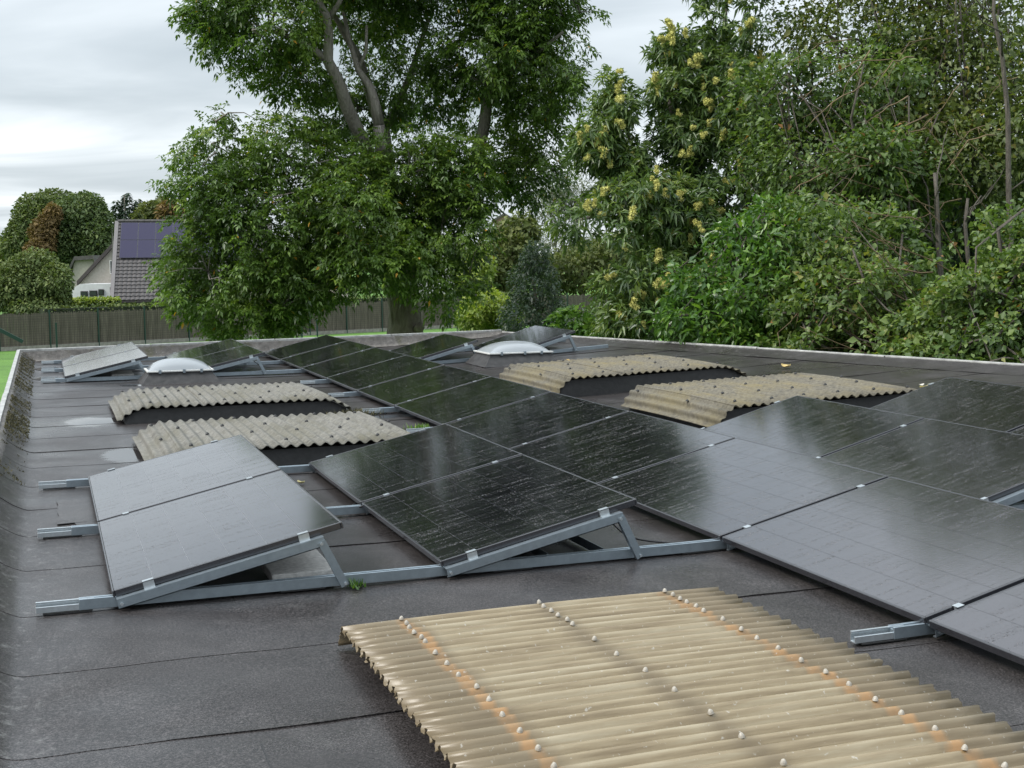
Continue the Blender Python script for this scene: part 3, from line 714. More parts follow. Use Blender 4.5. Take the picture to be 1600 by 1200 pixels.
# ------------------------------------------------------------------ foliage helpers
def unit(v): return v/np.maximum(1e-9, np.linalg.norm(v, axis=1, keepdims=True))
def leaves(P, D, Nn, L, W, T, droop=.25, fold=.18):
    """leaf blades: base P, direction D, rough normal Nn, length, width -> verts, faces, tint"""
    n = len(P); D = unit(D); S = unit(np.cross(D, Nn)); U = np.cross(S, D)
    L = np.broadcast_to(L, n)[:, None]; W = np.broadcast_to(W, n)[:, None]
    down = np.array([0, 0, -1.])
    M_ = P + D*L*.5; T_ = P + D*L + down*L*droop; M_ = M_ + down*L*droop*.2
    Lf = P + D*L*.46 + S*W*.5 + U*W*fold; Rt = P + D*L*.46 - S*W*.5 + U*W*fold
    V = np.stack([P, M_, T_, Lf, Rt], 1).reshape(-1, 3); b = np.arange(n)[:, None]*5
    F = np.concatenate([b+np.array([[0, 4, 1]]), b+np.array([[0, 1, 3]]), b+np.array([[1, 4, 2]]), b+np.array([[1, 2, 3]])])
    return V, F, np.repeat(T, 5)
def wobble(P, s, ph=0.0):
    x, y, z = (P*s).T
    return (np.sin(x*1.0+1.7*np.sin(y*.9+ph))+np.sin(y*1.3+1.3*np.sin(z*1.1+ph*2))+np.sin(z*1.2+1.5*np.sin(x*.8+ph*3)))/3
def lobe_points(lobes, n, shell=.45, gap=-.45, gs=1.4, ph=0.0):
    """lobes: (centre, radii) list; points biased to the lobe surfaces, carved by noise"""
    wts = np.array([l[1][0]*l[1][2]*(l[2] if len(l) > 2 else 1) for l in lobes]); wts = wts/wts.sum()
    idx = RNG.choice(len(lobes), int(n*1.6), p=wts)
    C = np.array([l[0] for l in lobes])[idx]; Rr = np.array([l[1] for l in lobes])[idx]
    d = unit(RNG.normal(size=(len(idx), 3))); r = 1-(RNG.random(len(idx))**1.3)*shell
    lump = 1+.16*wobble(d*3+C*.3, 1.0, ph)
    P = C + d*Rr*(r*lump)[:, None]
    keep = wobble(P, gs, ph) > gap
    P, d, r = P[keep][:n], d[keep][:n], r[keep][:n]
    return P, d, r
def L_(u, v, d, ru, rv, rd, wt=1.0):
    s = d/FPX; return (at(u, v, d), np.array([ru*s, rd, rv*s]), wt)
def tree(name, label, cat, base, group=None):
    o = empty(name, tuple(base)); return tag(o, label, cat, group)
def rel(o, V): return np.asarray(V) - np.array(o.location)
def bent(a, b, n=5, sag=0.0, jit=.05):
    a, b = np.array(a, float), np.array(b, float); L0 = np.linalg.norm(b-a); out = []
    for i in range(n):
        t = i/(n-1); p = a+(b-a)*t; p[2] += sag*math.sin(t*math.pi)*L0
        if 0 < i < n-1: p += RNG.normal(size=3)*jit*L0*.5
        out.append(p)
    return out
def sublobes(lobes, n, k=.33):
    out = list(lobes)
    for i in range(n):
        l = lobes[RNG.integers(len(lobes))]; v = RNG.normal(size=3); v[1] = -abs(v[1])*.8; v /= np.linalg.norm(v); f = RNG.uniform(.6, 1.3)*k
        out.append((l[0]+v*l[1]*RNG.uniform(.85, 1.1), l[1]*f, .55))
    return out
def simple_tree(name, label, cat, lobes, n, leaf, mat, trunk=None, group=None, shell=.5, gap=-.5, gs=1.4, trad=.15, up=.1, dr=.2, barkm=None, twigs=0, sub=0):
    lobes = sublobes(lobes, sub) if sub else lobes
    base = np.array([lobes[0][0][0], lobes[0][0][1], GZ]) if trunk is None else np.array(trunk)
    o = tree(name, label, cat, base, group)
    P, d, r = lobe_points(lobes, n, shell, gap, gs, RNG.random()*6)
    D = unit(d*.8+RNG.normal(size=P.shape)*.75+np.array([0, 0, -.25])); Nn = unit(np.array([0, 0, 1.])*1.0+RNG.normal(size=P.shape)*.6+d*.5)
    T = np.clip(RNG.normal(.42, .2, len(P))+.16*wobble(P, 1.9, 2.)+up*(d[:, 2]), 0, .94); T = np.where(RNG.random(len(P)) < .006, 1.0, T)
    SZ = np.clip(RNG.lognormal(0, .32, len(P)), .45, 1.9)
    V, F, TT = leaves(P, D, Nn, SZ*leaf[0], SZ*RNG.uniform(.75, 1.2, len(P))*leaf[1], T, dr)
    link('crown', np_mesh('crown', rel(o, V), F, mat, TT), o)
    b = MB(); top = lobes[0][0]
    b.tube([rel(o, p) for p in bent(base, top, 6, 0, .05)], np.linspace(trad, trad*.3, 6), 7, .08)
    for l in lobes[1:]:
        a = base+(top-base)*random.uniform(.45, .9); b.tube([rel(o, p) for p in bent(a, l[0], 5, .05, .1)], np.linspace(trad*.4, trad*.1, 5), 5)
    for i in range(twigs):
        k = RNG.integers(len(P)); l = lobes[RNG.integers(len(lobes))][0]; b.tube([rel(o, p) for p in bent(l, P[k], 4, .05, .1)], np.linspace(.02, .006, 4), 4)
    b.build('trunk', barkm or BARK3, o, True)
    return o

# ------------------------------------------------------------------ walnut tree behind the roof
WD = 30.0
wbase = at(636, 520, WD); wbase[2] = GZ
wal = tree('walnut_tree', 'large walnut tree with thick furrowed trunk behind the far parapet', 'tree', wbase)
def wp(u, v, dd=0.0): return at(u, v, WD+dd)
trunk = [wp(634, 600), wp(634, 540), wp(635, 510), wp(633, 480), wp(628, 455, .1), wp(622, 430, .2)]
trunk[0] = np.array([trunk[1][0], trunk[1][1], GZ])
b = MB(); b.tube([rel(wal, p) for p in trunk], [.50, .44, .39, .37, .38, .34], 18, .09)
b.tube([rel(wal, p) for p in (wp(653, 515, -.3), wp(657, 510, -.5))], [.12, .10], 10); 
b.build('trunk', BARK, wal, True)
limbs = [
 [(622, 440, .2, .30), (575, 410, -.6, .22), (520, 400, -1.0, .14), (440, 410, -1.4, .08), (390, 420, -1.6, .03)],
 [(622, 445, .2, .30), (612, 330, .6, .26), (600, 210, .8, .20), (580, 150, .6, .17), (560, 90, .2, .13), (520, 20, -.4, .08), (500, -60, -.6, .05)],
 [(612, 330, .6, .24), (570, 230, -.4, .20), (541, 165, -1.2, .18), (530, 130, -1.5, .17), (512, 95, -1.7, .16), (514, 50, -1.9, .13), (510, 25, -2., .12), (490, -10, -2.2, .09), (470, -60, -2.4, .06)],
 [(512, 95, -1.7, .12), (490, 78, -1.8, .10), (460, 60, -2., .07), (400, 40, -2.2, .04)],
 [(514, 30, -1.9, .09), (530, 5, -2., .07), (545, -30, -2.1, .05)],
 [(592, 195, -.9, .16), (586, 160, -1., .14), (578, 135, -1., .12), (560, 110, -1., .09), (545, 60, -.8, .07), (535, 10, -.7, .05)],
 [(612, 330, .3, .22), (596, 240, -.7, .18), (592, 195, -.9, .16)],
 [(560, 110, -1., .06), (572, 80, -1., .05), (573, 40, -1., .04)],
 [(622, 440, .2, .28), (690, 340, 1.0, .22), (745, 250, .8, .19), (756, 200, .2, .18), (760, 165, -.1, .17), (775, 130, 0., .15), (790, 70, .2, .11), (810, -20, .4, .07)],
 [(775, 130, 0, .10), (830, 90, -.6, .07), (880, 50, -1., .04)],
 [(745, 250, .8, .12), (800, 260, .2, .08), (850, 250, -.4, .05)],
 [(622, 440, .2, .24), (680, 400, -.6, .12), (720, 360, -1.0, .06), (740, 330, -1.2, .02)],
 [(600, 350, .4, .2), (500, 300, -.6, .10), (420, 300, -1.0, .05), (370, 310, -1.3, .02)],
 [(600, 350, .4, .14), (640, 300, -.8, .06), (660, 260, -1.0, .02)],
 [(600, 210, .8, .12), (640, 120, .6, .09), (670, 30, .4, .06)],
]
for lb in limbs:
    pts = [wp(u, v, d) for u, v, d, r in lb]; rad = [x[3]*.78 for x in lb]
    b = MB(); b.tube([rel(wal, p) for p in pts], rad, 9, .05); b.build('branch', BARK2, wal, True)
wl_ = [L_(400, 365, 28.6, 120, 95, 2.0), L_(325, 425, 28.0, 70, 68, 1.4), L_(440, 430, 28.4, 85, 60, 1.5), L_(395, 490, 28.2, 78, 28, 1.0, .7), L_(350, 300, 28.4, 68, 60, 1.4),
       L_(330, 225, 28.6, 40, 38, .9, .45), L_(450, 245, 28.9, 95, 70, 1.6), L_(560, 330, 28.4, 110, 85, 2.0), L_(640, 270, 28.6, 100, 70, 1.9), L_(690, 350, 28.6, 75, 70, 1.6), L_(590, 410, 28.0, 95, 45, 1.5, 1.0),
       L_(720, 280, 29, 50, 70, 1.3), L_(500, 445, 28.2, 40, 28, .9, .5), L_(665, 430, 28.0, 55, 30, .9, .6), L_(700, 460, 28.0, 40, 20, .6, .35),
       L_(420, 40, 28.6, 115, 62, 1.9), L_(350, 15, 28.2, 60, 35, 1.2), L_(480, 110, 29.5, 80, 50, 1.5, .8), L_(470, -60, 28.8, 150, 70, 2.2), L_(590, 20, 31, 90, 70, 1.8), L_(640, 120, 31, 90, 80, 1.8), L_(560, 170, 31, 60, 55, 1.3, .8), L_(650, -70, 30, 160, 80, 2.4),
       L_(780, 80, 29.6, 105, 75, 2.0), L_(810, 10, 29.6, 100, 60, 1.9), L_(850, 120, 29.4, 55, 70, 1.3), L_(760, 165, 30.6, 60, 50, 1.3, .7), L_(835, 195, 30.2, 45, 40, 1.0, .6), L_(830, 270, 30.0, 52, 50, 1.1, .8), L_(790, 250, 30.5, 50, 50, 1.1, .6), L_(800, -80, 29.6, 130, 70, 2.2), L_(905, 20, 29.4, 38, 20, .7, .3)]
def walnut_crown(o, lobes, ntips, name='crown'):
    P, d, r = lobe_points(lobes, ntips, .62, -.48, 1.35, 1.3)
    keep = np.ones(len(P), bool)
    for (u, v, ru, rv) in ((557, 62, 20, 45), (548, 150, 22, 45), (517, 75, 15, 45), (583, 165, 18, 40), (762, 185, 22, 42), (530, 25, 16, 30)):
        q_ = (P-CAM) @ ROT.T; uu = 800+FPX*q_[:, 0]/q_[:, 2]; vv = 600-FPX*q_[:, 1]/q_[:, 2]
        keep &= ~((np.abs(uu-u)/ru)**2+(np.abs(vv-v)/rv)**2 < 1) | (q_[:, 2] > 30.8)
    P, d, r = P[keep], d[keep], r[keep]
    K = 5; n = len(P)*K                                   # compound leaves per twig tip
    B = np.repeat(P, K, 0) + RNG.normal(size=(n, 3))*.05; dd = np.repeat(d, K, 0)
    D = unit(dd*.75+RNG.normal(size=(n, 3))*.7+np.array([0, 0, .15])); D[:, 2] = D[:, 2]*.6-.16; D = unit(D)
    Nn = unit(np.array([0, 0, 1.])+RNG.normal(size=(n, 3))*.35); S = unit(np.cross(D, Nn))
    Lr = RNG.uniform(.18, .32, n)
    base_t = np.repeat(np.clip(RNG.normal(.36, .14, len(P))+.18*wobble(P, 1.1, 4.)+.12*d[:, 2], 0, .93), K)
    Vs, Fs, Ts = [], [], []; off = 0
    for t, sgn, sc in ((.3, 1, .8), (.33, -1, .8), (.62, 1, 1), (.65, -1, 1), (.92, 1, 1.05), (.95, -1, 1.05), (1.0, 0, 1.2)):
        p = B + D*(Lr*t)[:, None] + np.array([0, 0, -1.])*(Lr*t*t*.35)[:, None]
        ld = unit(D*(.55 if sgn else 1)+S*sgn*.8+np.array([0, 0, -.35])+RNG.normal(size=(n, 3))*.18)
        tt = np.clip(base_t+RNG.normal(0, .08, n), 0, .95); tt = np.where(RNG.random(n) < .003, 1, tt)
        V, F, T = leaves(p, ld, Nn+RNG.normal(size=(n, 3))*.25, RNG.uniform(.082, .135, n)*sc, RNG.uniform(.038, .060, n)*sc, tt, .2, .12)
        Vs.append(V); Fs.append(F+off); Ts.append(T); off += len(V)
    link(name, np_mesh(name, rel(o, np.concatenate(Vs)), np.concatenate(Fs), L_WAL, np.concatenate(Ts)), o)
    return P
for (u, v, r_) in ((272, 290, 16), (285, 245, 18), (305, 215, 13), (345, 175, 10), (282, 425, 14), (290, 480, 20), (350, 515, 20), (440, 505, 22), (470, 470, 18), (740, 440, 16), (690, 480, 14), (930, 10, 16), (900, 70, 14), (890, 130, 14), (300, 20, 18), (330, 70, 16), (380, 110, 18)):
    wl_.append(L_(u, v, 28.4, r_, r_*.8, .4, 1.3))
wl_ = sublobes(wl_, 30, .22)
PW_ = walnut_crown(wal, wl_, 7600)
b = MB()
for k in range(420):
    p = PW_[RNG.integers(len(PW_))]; l = min(wl_, key=lambda q_: np.linalg.norm(q_[0]-p))[0]
    b.tube([rel(wal, x) for x in bent(l, p, 4, .08, .12)], [.022, .016, .011, .006], 4)
tw = b.build('twigs', BARK2, wal, True); tag(tw, kind='stuff')

# ------------------------------------------------------------------ sweet chestnut
CD = 26.0
cb_ = at(1060, 520, CD+.6); cb_[2] = GZ
che = tree('chestnut_tree', 'sweet chestnut tree with long leaves and pale yellow spiky burs', 'tree', cb_)
def cp(u, v, dd=0.0): return at(u, v, CD+dd)
for lb in ([(1060, 540, .6, .2), (1070, 420, .8, .18), (1085, 300, .8, .15), (1110, 180, .8, .09), (1130, 60, .8, .05), (1140, -40, .8, .02)],
           [(1070, 420, .8, .10), (1030, 320, .2, .07), (1000, 250, .0, .045), (975, 200, -.2, .03), (962, 145, -.1, .012)],
           [(1085, 300, .8, .10), (1060, 220, .2, .07), (1045, 150, .0, .05), (1050, 80, 0, .02)],
           [(1030, 320, .2, .07), (960, 330, -.6, .05), (900, 345, -1., .02)], [(1000, 250, 0, .05), (930, 230, -.4, .03), (890, 250, -.6, .015)],
           [(1070, 420, .8, .1), (1010, 430, -.6, .06), (960, 470, -1.2, .03)]):
    b = MB(); b.tube([rel(che, cp(u, v, d)) for u, v, d, r in lb], [x[3] for x in lb], 7, .05); b.build('trunk' if lb[0][3] == .2 else 'branch', BARK2, che, True)
cl = [L_(958, 170, 25.6, 34, 62, .6, .8), L_(930, 225, 25.6, 42, 45, .6, .8), L_(975, 255, 25.8, 42, 40, .7, .8), L_(1052, 75, 26, 40, 32, .6, .7), L_(1055, 140, 26, 48, 48, .8), L_(1060, 215, 26, 45, 45, .8), L_(1000, 310, 25.4, 80, 45, 1.1), L_(1060, 340, 25.4, 85, 65, 1.2),
      L_(905, 345, 25, 45, 40, .7, .8), L_(960, 370, 25, 70, 60, 1.0), L_(1000, 430, 24.8, 70, 55, 1.0), L_(990, 495, 24.6, 65, 40, .8), L_(1120, 260, 26, 75, 70, 1.2), L_(1135, 150, 26, 75, 85, 1.3), L_(1150, 50, 26, 70, 60, 1.2), L_(1150, -40, 26, 70, 60, 1.2, .6), L_(1090, 440, 25, 70, 60, 1.0), L_(1180, 340, 26, 60, 70, 1.0)]
P, d, r = lobe_points(cl, 4300, .6, -.5, 1.6, 2.2); P2, d2, r2 = lobe_points(cl[:4]+cl[8:9], 620, .8, -.9, 1.6, 2.2)
P = np.concatenate([P, P2]); d = np.concatenate([d, d2]); K = 9; n = len(P)*K
pd = np.repeat(unit(d*.7+np.array([0, 0, .5])+RNG.normal(size=d.shape)*.3), K, 0)
D = unit(RNG.normal(size=(n, 3))*.8+pd*.75+np.array([0, 0, -.25])); B = np.repeat(P, K, 0)+RNG.normal(size=(n, 3))*.03
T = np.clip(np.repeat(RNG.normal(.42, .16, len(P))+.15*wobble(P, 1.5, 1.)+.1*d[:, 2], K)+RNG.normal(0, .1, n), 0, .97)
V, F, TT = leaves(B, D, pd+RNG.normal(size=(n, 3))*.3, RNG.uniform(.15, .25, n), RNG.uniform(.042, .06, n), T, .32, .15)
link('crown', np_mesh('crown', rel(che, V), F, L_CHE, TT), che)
BURM = simple('chestnut_bur', (.52, .50, .16), .8, 0, .3, 60, .3)
b = MB()
for c_, rr in (((0, 0, 0), .05), ((.065, .02, -.02), .045), ((-.03, .05, .03), .042)):
    for k in range(90):
        v = unit(RNG.normal(size=(1, 3)))[0]; s1 = unit(RNG.normal(size=(1, 3)))[0]*.011; o_ = len(b.v); c0 = np.array(c_)
        b.v += [tuple(c0+v*rr*.55+s1), tuple(c0+v*rr*.55-s1), tuple(c0+v*rr*1.25)]; b.f.append((o_, o_+1, o_+2))
    o_ = len(b.v)
    for k in range(6):
        for j in range(4):
            th = math.pi*(j+.5)/4; b.v.append((c_[0]+rr*.72*math.sin(th)*math.cos(k*1.047), c_[1]+rr*.72*math.sin(th)*math.sin(k*1.047), c_[2]+rr*.72*math.cos(th)))
    for k in range(6):
        for j in range(3): b.f.append((o_+k*4+j, o_+k*4+j+1, o_+((k+1) % 6)*4+j+1, o_+((k+1) % 6)*4+j))
burm = b.mesh('bur_cluster', BURM)
vis = [i for i in range(len(P)) if d[i] @ ROT[2] < -.35 and (P[i]-CAM) @ ROT[2] < 26.2]
pick = RNG.choice(vis, 150, replace=False)
for i in pick:
    p = P[i]-ROT[2]*.19+np.array([0, 0, .05]); o = link('bur_cluster', burm, che, tuple(rel(che, p)), tuple(RNG.uniform(0, 6, 3))); s = random.uniform(.8, 1.5); o.scale = (s, s, s)

# ------------------------------------------------------------------ laurel and thicket on the right
simple_tree('laurel_bush', 'bright glossy green laurel bush at the right roof edge beside the chestnut', 'bush',
            [L_(1150, 450, 20.5, 95, 75, 1.3), L_(1190, 390, 20.6, 70, 60, 1.1), L_(1110, 500, 20.3, 75, 55, 1.0), L_(1220, 500, 20.3, 75, 55, 1.1), L_(1165, 540, 20.2, 110, 40, .9), L_(1205, 330, 20.7, 28, 26, .5), L_(1150, 365, 20.6, 26, 24, .5), L_(1080, 445, 20.4, 26, 26, .5), L_(1250, 430, 20.3, 30, 30, .5)],
            13000, (.125, .05), L_LAU, group=None, shell=.5, gap=-.55, gs=2.2, up=.15, dr=.1, twigs=30, sub=16)
simple_tree('leafy_shrub', 'dense dark green shrub low behind the right roof edge, right of the laurel', 'bush',
            [L_(1310, 470, 19.6, 110, 90, 1.3), L_(1260, 380, 20.5, 90, 80, 1.2), L_(1390, 540, 18.8, 130, 55, 1.0), L_(1300, 550, 19.3, 110, 45, 1.0), L_(1340, 380, 20.6, 80, 70, 1.1, .5)],
            22000, (.085, .055), L_THI, shell=.55, gap=-.25, gs=2.4, up=.15, dr=.1, twigs=40, sub=18)
simple_tree('leafy_shrub', 'green shrub at the far right edge of the photo, low behind the roof', 'bush',
            [L_(1540, 500, 17.5, 110, 80, 1.2), L_(1590, 400, 17.8, 90, 90, 1.1), L_(1480, 560, 17.4, 110, 45, .9), L_(1640, 480, 17.2, 90, 130, 1.1), L_(1560, 590, 16.6, 110, 40, .8)],
            20000, (.08, .055), L_THI, shell=.55, gap=-.3, gs=2.4, up=.15, dr=.1, twigs=40, sub=18)
simple_tree('tall_shrub', 'tall dense green shrub in the middle of the right thicket', 'tree',
            [L_(1270, 250, 23.5, 110, 110, 1.6), L_(1370, 290, 23, 110, 100, 1.5), L_(1220, 160, 24.2, 80, 80, 1.3), L_(1330, 150, 24, 120, 90, 1.6), L_(1290, 380, 22.8, 130, 70, 1.3), L_(1400, 400, 22.6, 90, 80, 1.2, .6)],
            30000, (.095, .055), L_THI, shell=.6, gap=-.38, gs=1.8, up=.1, dr=.15, twigs=60, trad=.12, sub=22)
simple_tree('tall_tree', 'tall airy tree with sky showing through, top right corner', 'tree',
            [L_(1480, 120, 24, 130, 110, 1.8), L_(1380, 60, 25, 120, 90, 1.7), L_(1290, 50, 25.5, 100, 80, 1.5, .8), L_(1560, 40, 24, 110, 90, 1.7), L_(1520, 260, 23, 120, 110, 1.5), L_(1460, -60, 25, 220, 80, 2.0, .8), L_(1620, 200, 22.6, 90, 160, 1.5), L_(1430, 230, 23.4, 90, 90, 1.3), L_(1210, -120, 26, 90, 110, 1.6), L_(1330, -190, 26, 120, 120, 1.8, .8), L_(1460, -240, 25.5, 130, 130, 1.9, .8), L_(1600, -180, 25, 130, 150, 1.9, .8), L_(1270, -330, 26.5, 90, 90, 1.6, .5), L_(1420, -400, 26, 120, 90, 1.8, .5)],
            56000, (.10, .055), L_TOP, shell=.7, gap=-.46, gs=1.7, up=.1, dr=.2, twigs=60, trad=.09, barkm=BARK3)
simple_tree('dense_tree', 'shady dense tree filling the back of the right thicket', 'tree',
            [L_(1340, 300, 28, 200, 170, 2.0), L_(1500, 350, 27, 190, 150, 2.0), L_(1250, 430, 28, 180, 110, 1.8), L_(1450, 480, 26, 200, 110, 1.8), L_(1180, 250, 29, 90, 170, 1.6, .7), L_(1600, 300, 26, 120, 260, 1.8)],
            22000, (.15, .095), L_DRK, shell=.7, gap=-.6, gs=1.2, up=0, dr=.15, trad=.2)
# thicket stems: individual trunks and bare arching canes
for i, (pts, r0, lab) in enumerate((
    ([(1470, 560), (1472, 450), (1466, 380), (1464, 310), (1460, 270)], .055, 'pale slender trunk in the middle of the right thicket'),
    ([(1520, 580), (1525, 470), (1512, 400), (1508, 350), (1512, 310)], .05, 'slender grey trunk left of the rightmost trunk'),
    ([(1585, 600), (1582, 450), (1576, 300), (1575, 180), (1566, 90), (1552, 20), (1556, -40)], .055, 'tall dark trunk near the right edge of the photo'))):
    d0 = 20.6 if i < 3 else 20.0
    p = [at(u, v, d0) for u, v in pts]; base = np.array([p[0][0], p[0][1], GZ]); o = tree('slender_tree', lab, 'tree', base, 'slender trees in the right thicket')
    b = MB(); b.tube([rel(o, x) for x in [base]+p], [r0*1.2]+list(np.linspace(r0, r0*.45, len(p))), 8, .06); b.build('trunk', BARK3, o, True)
    for k in range(3):
        a = p[random.randrange(2, len(p)-1) if len(p) > 4 else 2]; e_ = a+np.array([random.uniform(-1.2, 1.0), random.uniform(-.8, .5), random.uniform(.3, 1.2)])
        b = MB(); b.tube([rel(o, x) for x in bent(a, e_, 5, .08, .1)], np.linspace(r0*.3, .005, 5), 5); b.build('branch', BARK3, o, True)
canes = [((1467, 412), (1400, 385), (1354, 356)), ((1433, 465), (1380, 405), (1315, 354)), ((1445, 430), (1380, 380), (1330, 345)), ((1470, 330), (1420, 310), (1350, 290), (1240, 245)), ((1440, 345), (1390, 335), (1310, 320)),
         ((1450, 520), (1390, 505), (1330, 460)), ((1430, 560), (1380, 520), (1340, 470)), ((1420, 490), (1370, 480), (1345, 462)), ((1470, 500), (1420, 470), (1350, 440), (1320, 435)), ((1460, 425), (1390, 420), (1340, 425)), ((1430, 270), (1360, 250), (1300, 230)), ((1350, 130), (1300, 160), (1260, 200)),
         ((1330, 60), (1280, 70), (1230, 100)), ((1420, 150), (1390, 165), (1355, 190)), ((1500, 130), (1470, 170), (1430, 210)), ((1390, 560), (1330, 545), (1250, 510)), ((1370, 590), (1320, 560), (1260, 540)), ((1510, 420), (1470, 350), (1420, 300)), ((1540, 330), (1500, 270), (1450, 200)), ((1360, 80), (1330, 120), (1310, 170)),
         ((1560, 270), (1510, 220), (1470, 190)), ((1290, 270), (1250, 290), (1200, 330)), ((1410, 470), (1390, 440), (1372, 400)), ((1300, 420), (1270, 470), (1215, 520)), ((1395, 90), (1340, 95), (1290, 120), (1250, 160)), ((1450, 180), (1410, 200), (1370, 250))]
low_b = at(1455, 600, 19.2); low_b[2] = GZ; hi_b = at(1400, 300, 22.3); hi_b[2] = GZ
low_o = tree('caned_shrub', 'bare pale brown canes arching out low in the right thicket', 'bush', low_b)
hi_o = tree('twiggy_shrub', 'tall shrub with drooping brown seed twigs high in the right thicket', 'bush', hi_b)
for k in range(9):
    u, v = random.uniform(1230, 1560), random.uniform(30, 330); L1 = random.uniform(40, 90); canes.append(((u+L1*.9, v-L1*.1), (u+L1*.4, v), (u, v+L1*.55)))
for k in range(6):
    u, v = random.uniform(1290, 1400), random.uniform(360, 560); L1 = random.uniform(60, 130); canes.append(((u+L1, v+L1*random.uniform(.1, .7)), (u+L1*.5, v+L1*.22), (u, v)))
for i, c_ in enumerate(canes):
    lowc = c_[0][1] > 340
    d0 = 18.7 - .002*(c_[-1][0]-1300) + random.uniform(-.3, .3) if lowc else 21.8+random.uniform(-.4, .4)
    p = [at(u, v, d0-.12*j) for j, (u, v) in enumerate(c_)]; o = low_o if lowc else hi_o
    pts = []
    for j in range(len(p)-1): pts += [p[j]*(1-t)+p[j+1]*t+RNG.normal(size=3)*.012 for t in (0, .33, .66)]
    pts.append(p[-1]); rr = random.uniform(.7, 1.25); b = MB(); b.tube([rel(o, x) for x in pts], np.linspace(.013, .004, len(pts))*rr, 5); cn = b.build('cane', TWIG, o, True)
    b = MB()
    for k in range(4):
        j = random.randrange(2, len(pts)); a = pts[j]; e_ = a+(pts[-1]-pts[0])*random.uniform(.06, .18)+RNG.normal(size=3)*.12
        b.tube([rel(o, x) for x in (a, (a+e_)/2+RNG.normal(size=3)*.02, e_)], [.006, .004, .003], 4)
    tag(b.build('side_twigs', TWIG, cn), kind='stuff')
for o_, pts_ in ((low_o, [(1440, 470), (1470, 430), (1460, 520), (1430, 560)]), (hi_o, [(1420, 150), (1350, 100), (1470, 170), (1420, 270)])):
    for (u, v) in pts_:
        b = MB(); e_ = at(u, v, 19.0 if o_ is low_o else 22.2); b.tube([rel(o_, x) for x in bent(np.array(o_.location), e_, 6, .03, .06)], np.linspace(.05, .014, 6), 6); b.build('stem', BARK3, o_, True)

# ------------------------------------------------------------------ mid-distance garden
simple_tree('round_shrub', 'bright yellow-green rounded shrub right of the walnut trunk', 'bush', [L_(760, 485, 42, 38, 34, .9), L_(742, 498, 41.6, 28, 26, .7), L_(785, 495, 41.8, 30, 30, .7)], 5200, (.12, .075), L_YEL, shell=.35, gap=-.7, gs=2.5, up=.2)
simple_tree('dark_shrub', 'dark grey-green upright shrub behind the right dome rooflight', 'bush', [L_(835, 455, 40, 38, 60, 1.0), L_(820, 500, 39.6, 40, 35, .9), L_(855, 495, 39.8, 35, 40, .9), L_(838, 405, 40, 22, 30, .6)], 8500, (.10, .045), L_DRK, shell=.5, gap=-.6, gs=2.0, up=.15)
simple_tree('leafy_bush', 'small light green bush in front of the dark shrub at the chestnut foot', 'bush', [L_(895, 505, 28, 32, 26, .5), L_(930, 515, 27.6, 28, 20, .5)], 900, (.16, .075), L_LAU, shell=.5, gap=-.6, gs=3)
simple_tree('olive_green_tree', 'olive green rounded tree between walnut and chestnut, behind the fence', 'tree', [L_(795, 400, 92, 48, 50, 2.2), L_(770, 430, 91, 36, 36, 1.8), L_(815, 360, 93, 30, 28, 1.5)], 7500, (.32, .2), L_OLI, shell=.5, gap=-.6, gs=.9)
simple_tree('willow_tree', 'grey-green wispy tree right of the olive green tree, against the sky', 'tree', [L_(865, 340, 104, 42, 60, 2.2), L_(890, 390, 102, 46, 60, 2.4), L_(900, 310, 105, 34, 44, 1.6), L_(860, 300, 105, 22, 32, 1.2, .5)], 5200, (.34, .09), L_GRY, shell=.75, gap=-.3, gs=.8, twigs=60)
simple_tree('brownish_tree', 'dull green-brown tree low behind the far right fence', 'tree', [L_(910, 420, 96, 55, 40, 2.2), L_(870, 430, 97, 50, 38, 2.0), L_(960, 400, 96, 50, 50, 2.0), L_(1010, 380, 98, 60, 60, 2.0)], 6500, (.32, .2), L_OLI, shell=.6, gap=-.5, gs=.9)
simple_tree('lime_green_tree', 'small light green tree right of the walnut crown above the fence', 'tree', [L_(745, 420, 88, 30, 36, 1.4), L_(735, 450, 87, 26, 26, 1.2)], 3000, (.26, .16), L_YEL, shell=.5, gap=-.55, gs=1.2)
TF = 'trees behind the house at the left'
simple_tree('broad_tree', 'tall pale green tree leftmost behind the round crowned tree', 'tree', [L_(62, 350, 118, 42, 48, 2.6), L_(35, 380, 117, 30, 36, 2.0), L_(85, 320, 120, 32, 24, 1.8)], 17000, (.27, .17), L_FAR, group=TF, gs=.7)
simple_tree('broad_tree', 'large round dark green tree behind the house roof', 'tree', [L_(125, 352, 108, 52, 48, 2.8), L_(105, 380, 107, 40, 40, 2.2), L_(150, 385, 107, 34, 45, 2.2), L_(130, 322, 108, 34, 22, 1.8)], 26000, (.25, .16), L_DGR, group=TF, shell=.35, gap=-.8, gs=.7)
simple_tree('rusty_tree', 'rust brown tree between the pale and the round green tree', 'tree', [L_(68, 368, 105, 22, 34, 1.4), L_(58, 395, 104, 20, 24, 1.2), L_(82, 335, 105, 14, 18, .9)], 6500, (.22, .14), L_RUS, group=TF, gs=.9)
simple_tree('autumn_tree', 'orange autumn tree above the house ridge beside the walnut', 'tree', [L_(265, 332, 112, 18, 16, 1.1), L_(280, 340, 112, 16, 16, 1.0)], 1900, (.34, .22), L_RUS, group=TF, gs=1)
simple_tree('olive_tree', 'dull olive tree just left of the orange autumn tree', 'tree', [L_(238, 335, 114, 24, 20, 1.5), L_(225, 345, 113, 18, 16, 1.2), L_(258, 322, 118, 20, 14, 1.2)], 3200, (.34, .22), L_OLI, group=TF, gs=1)
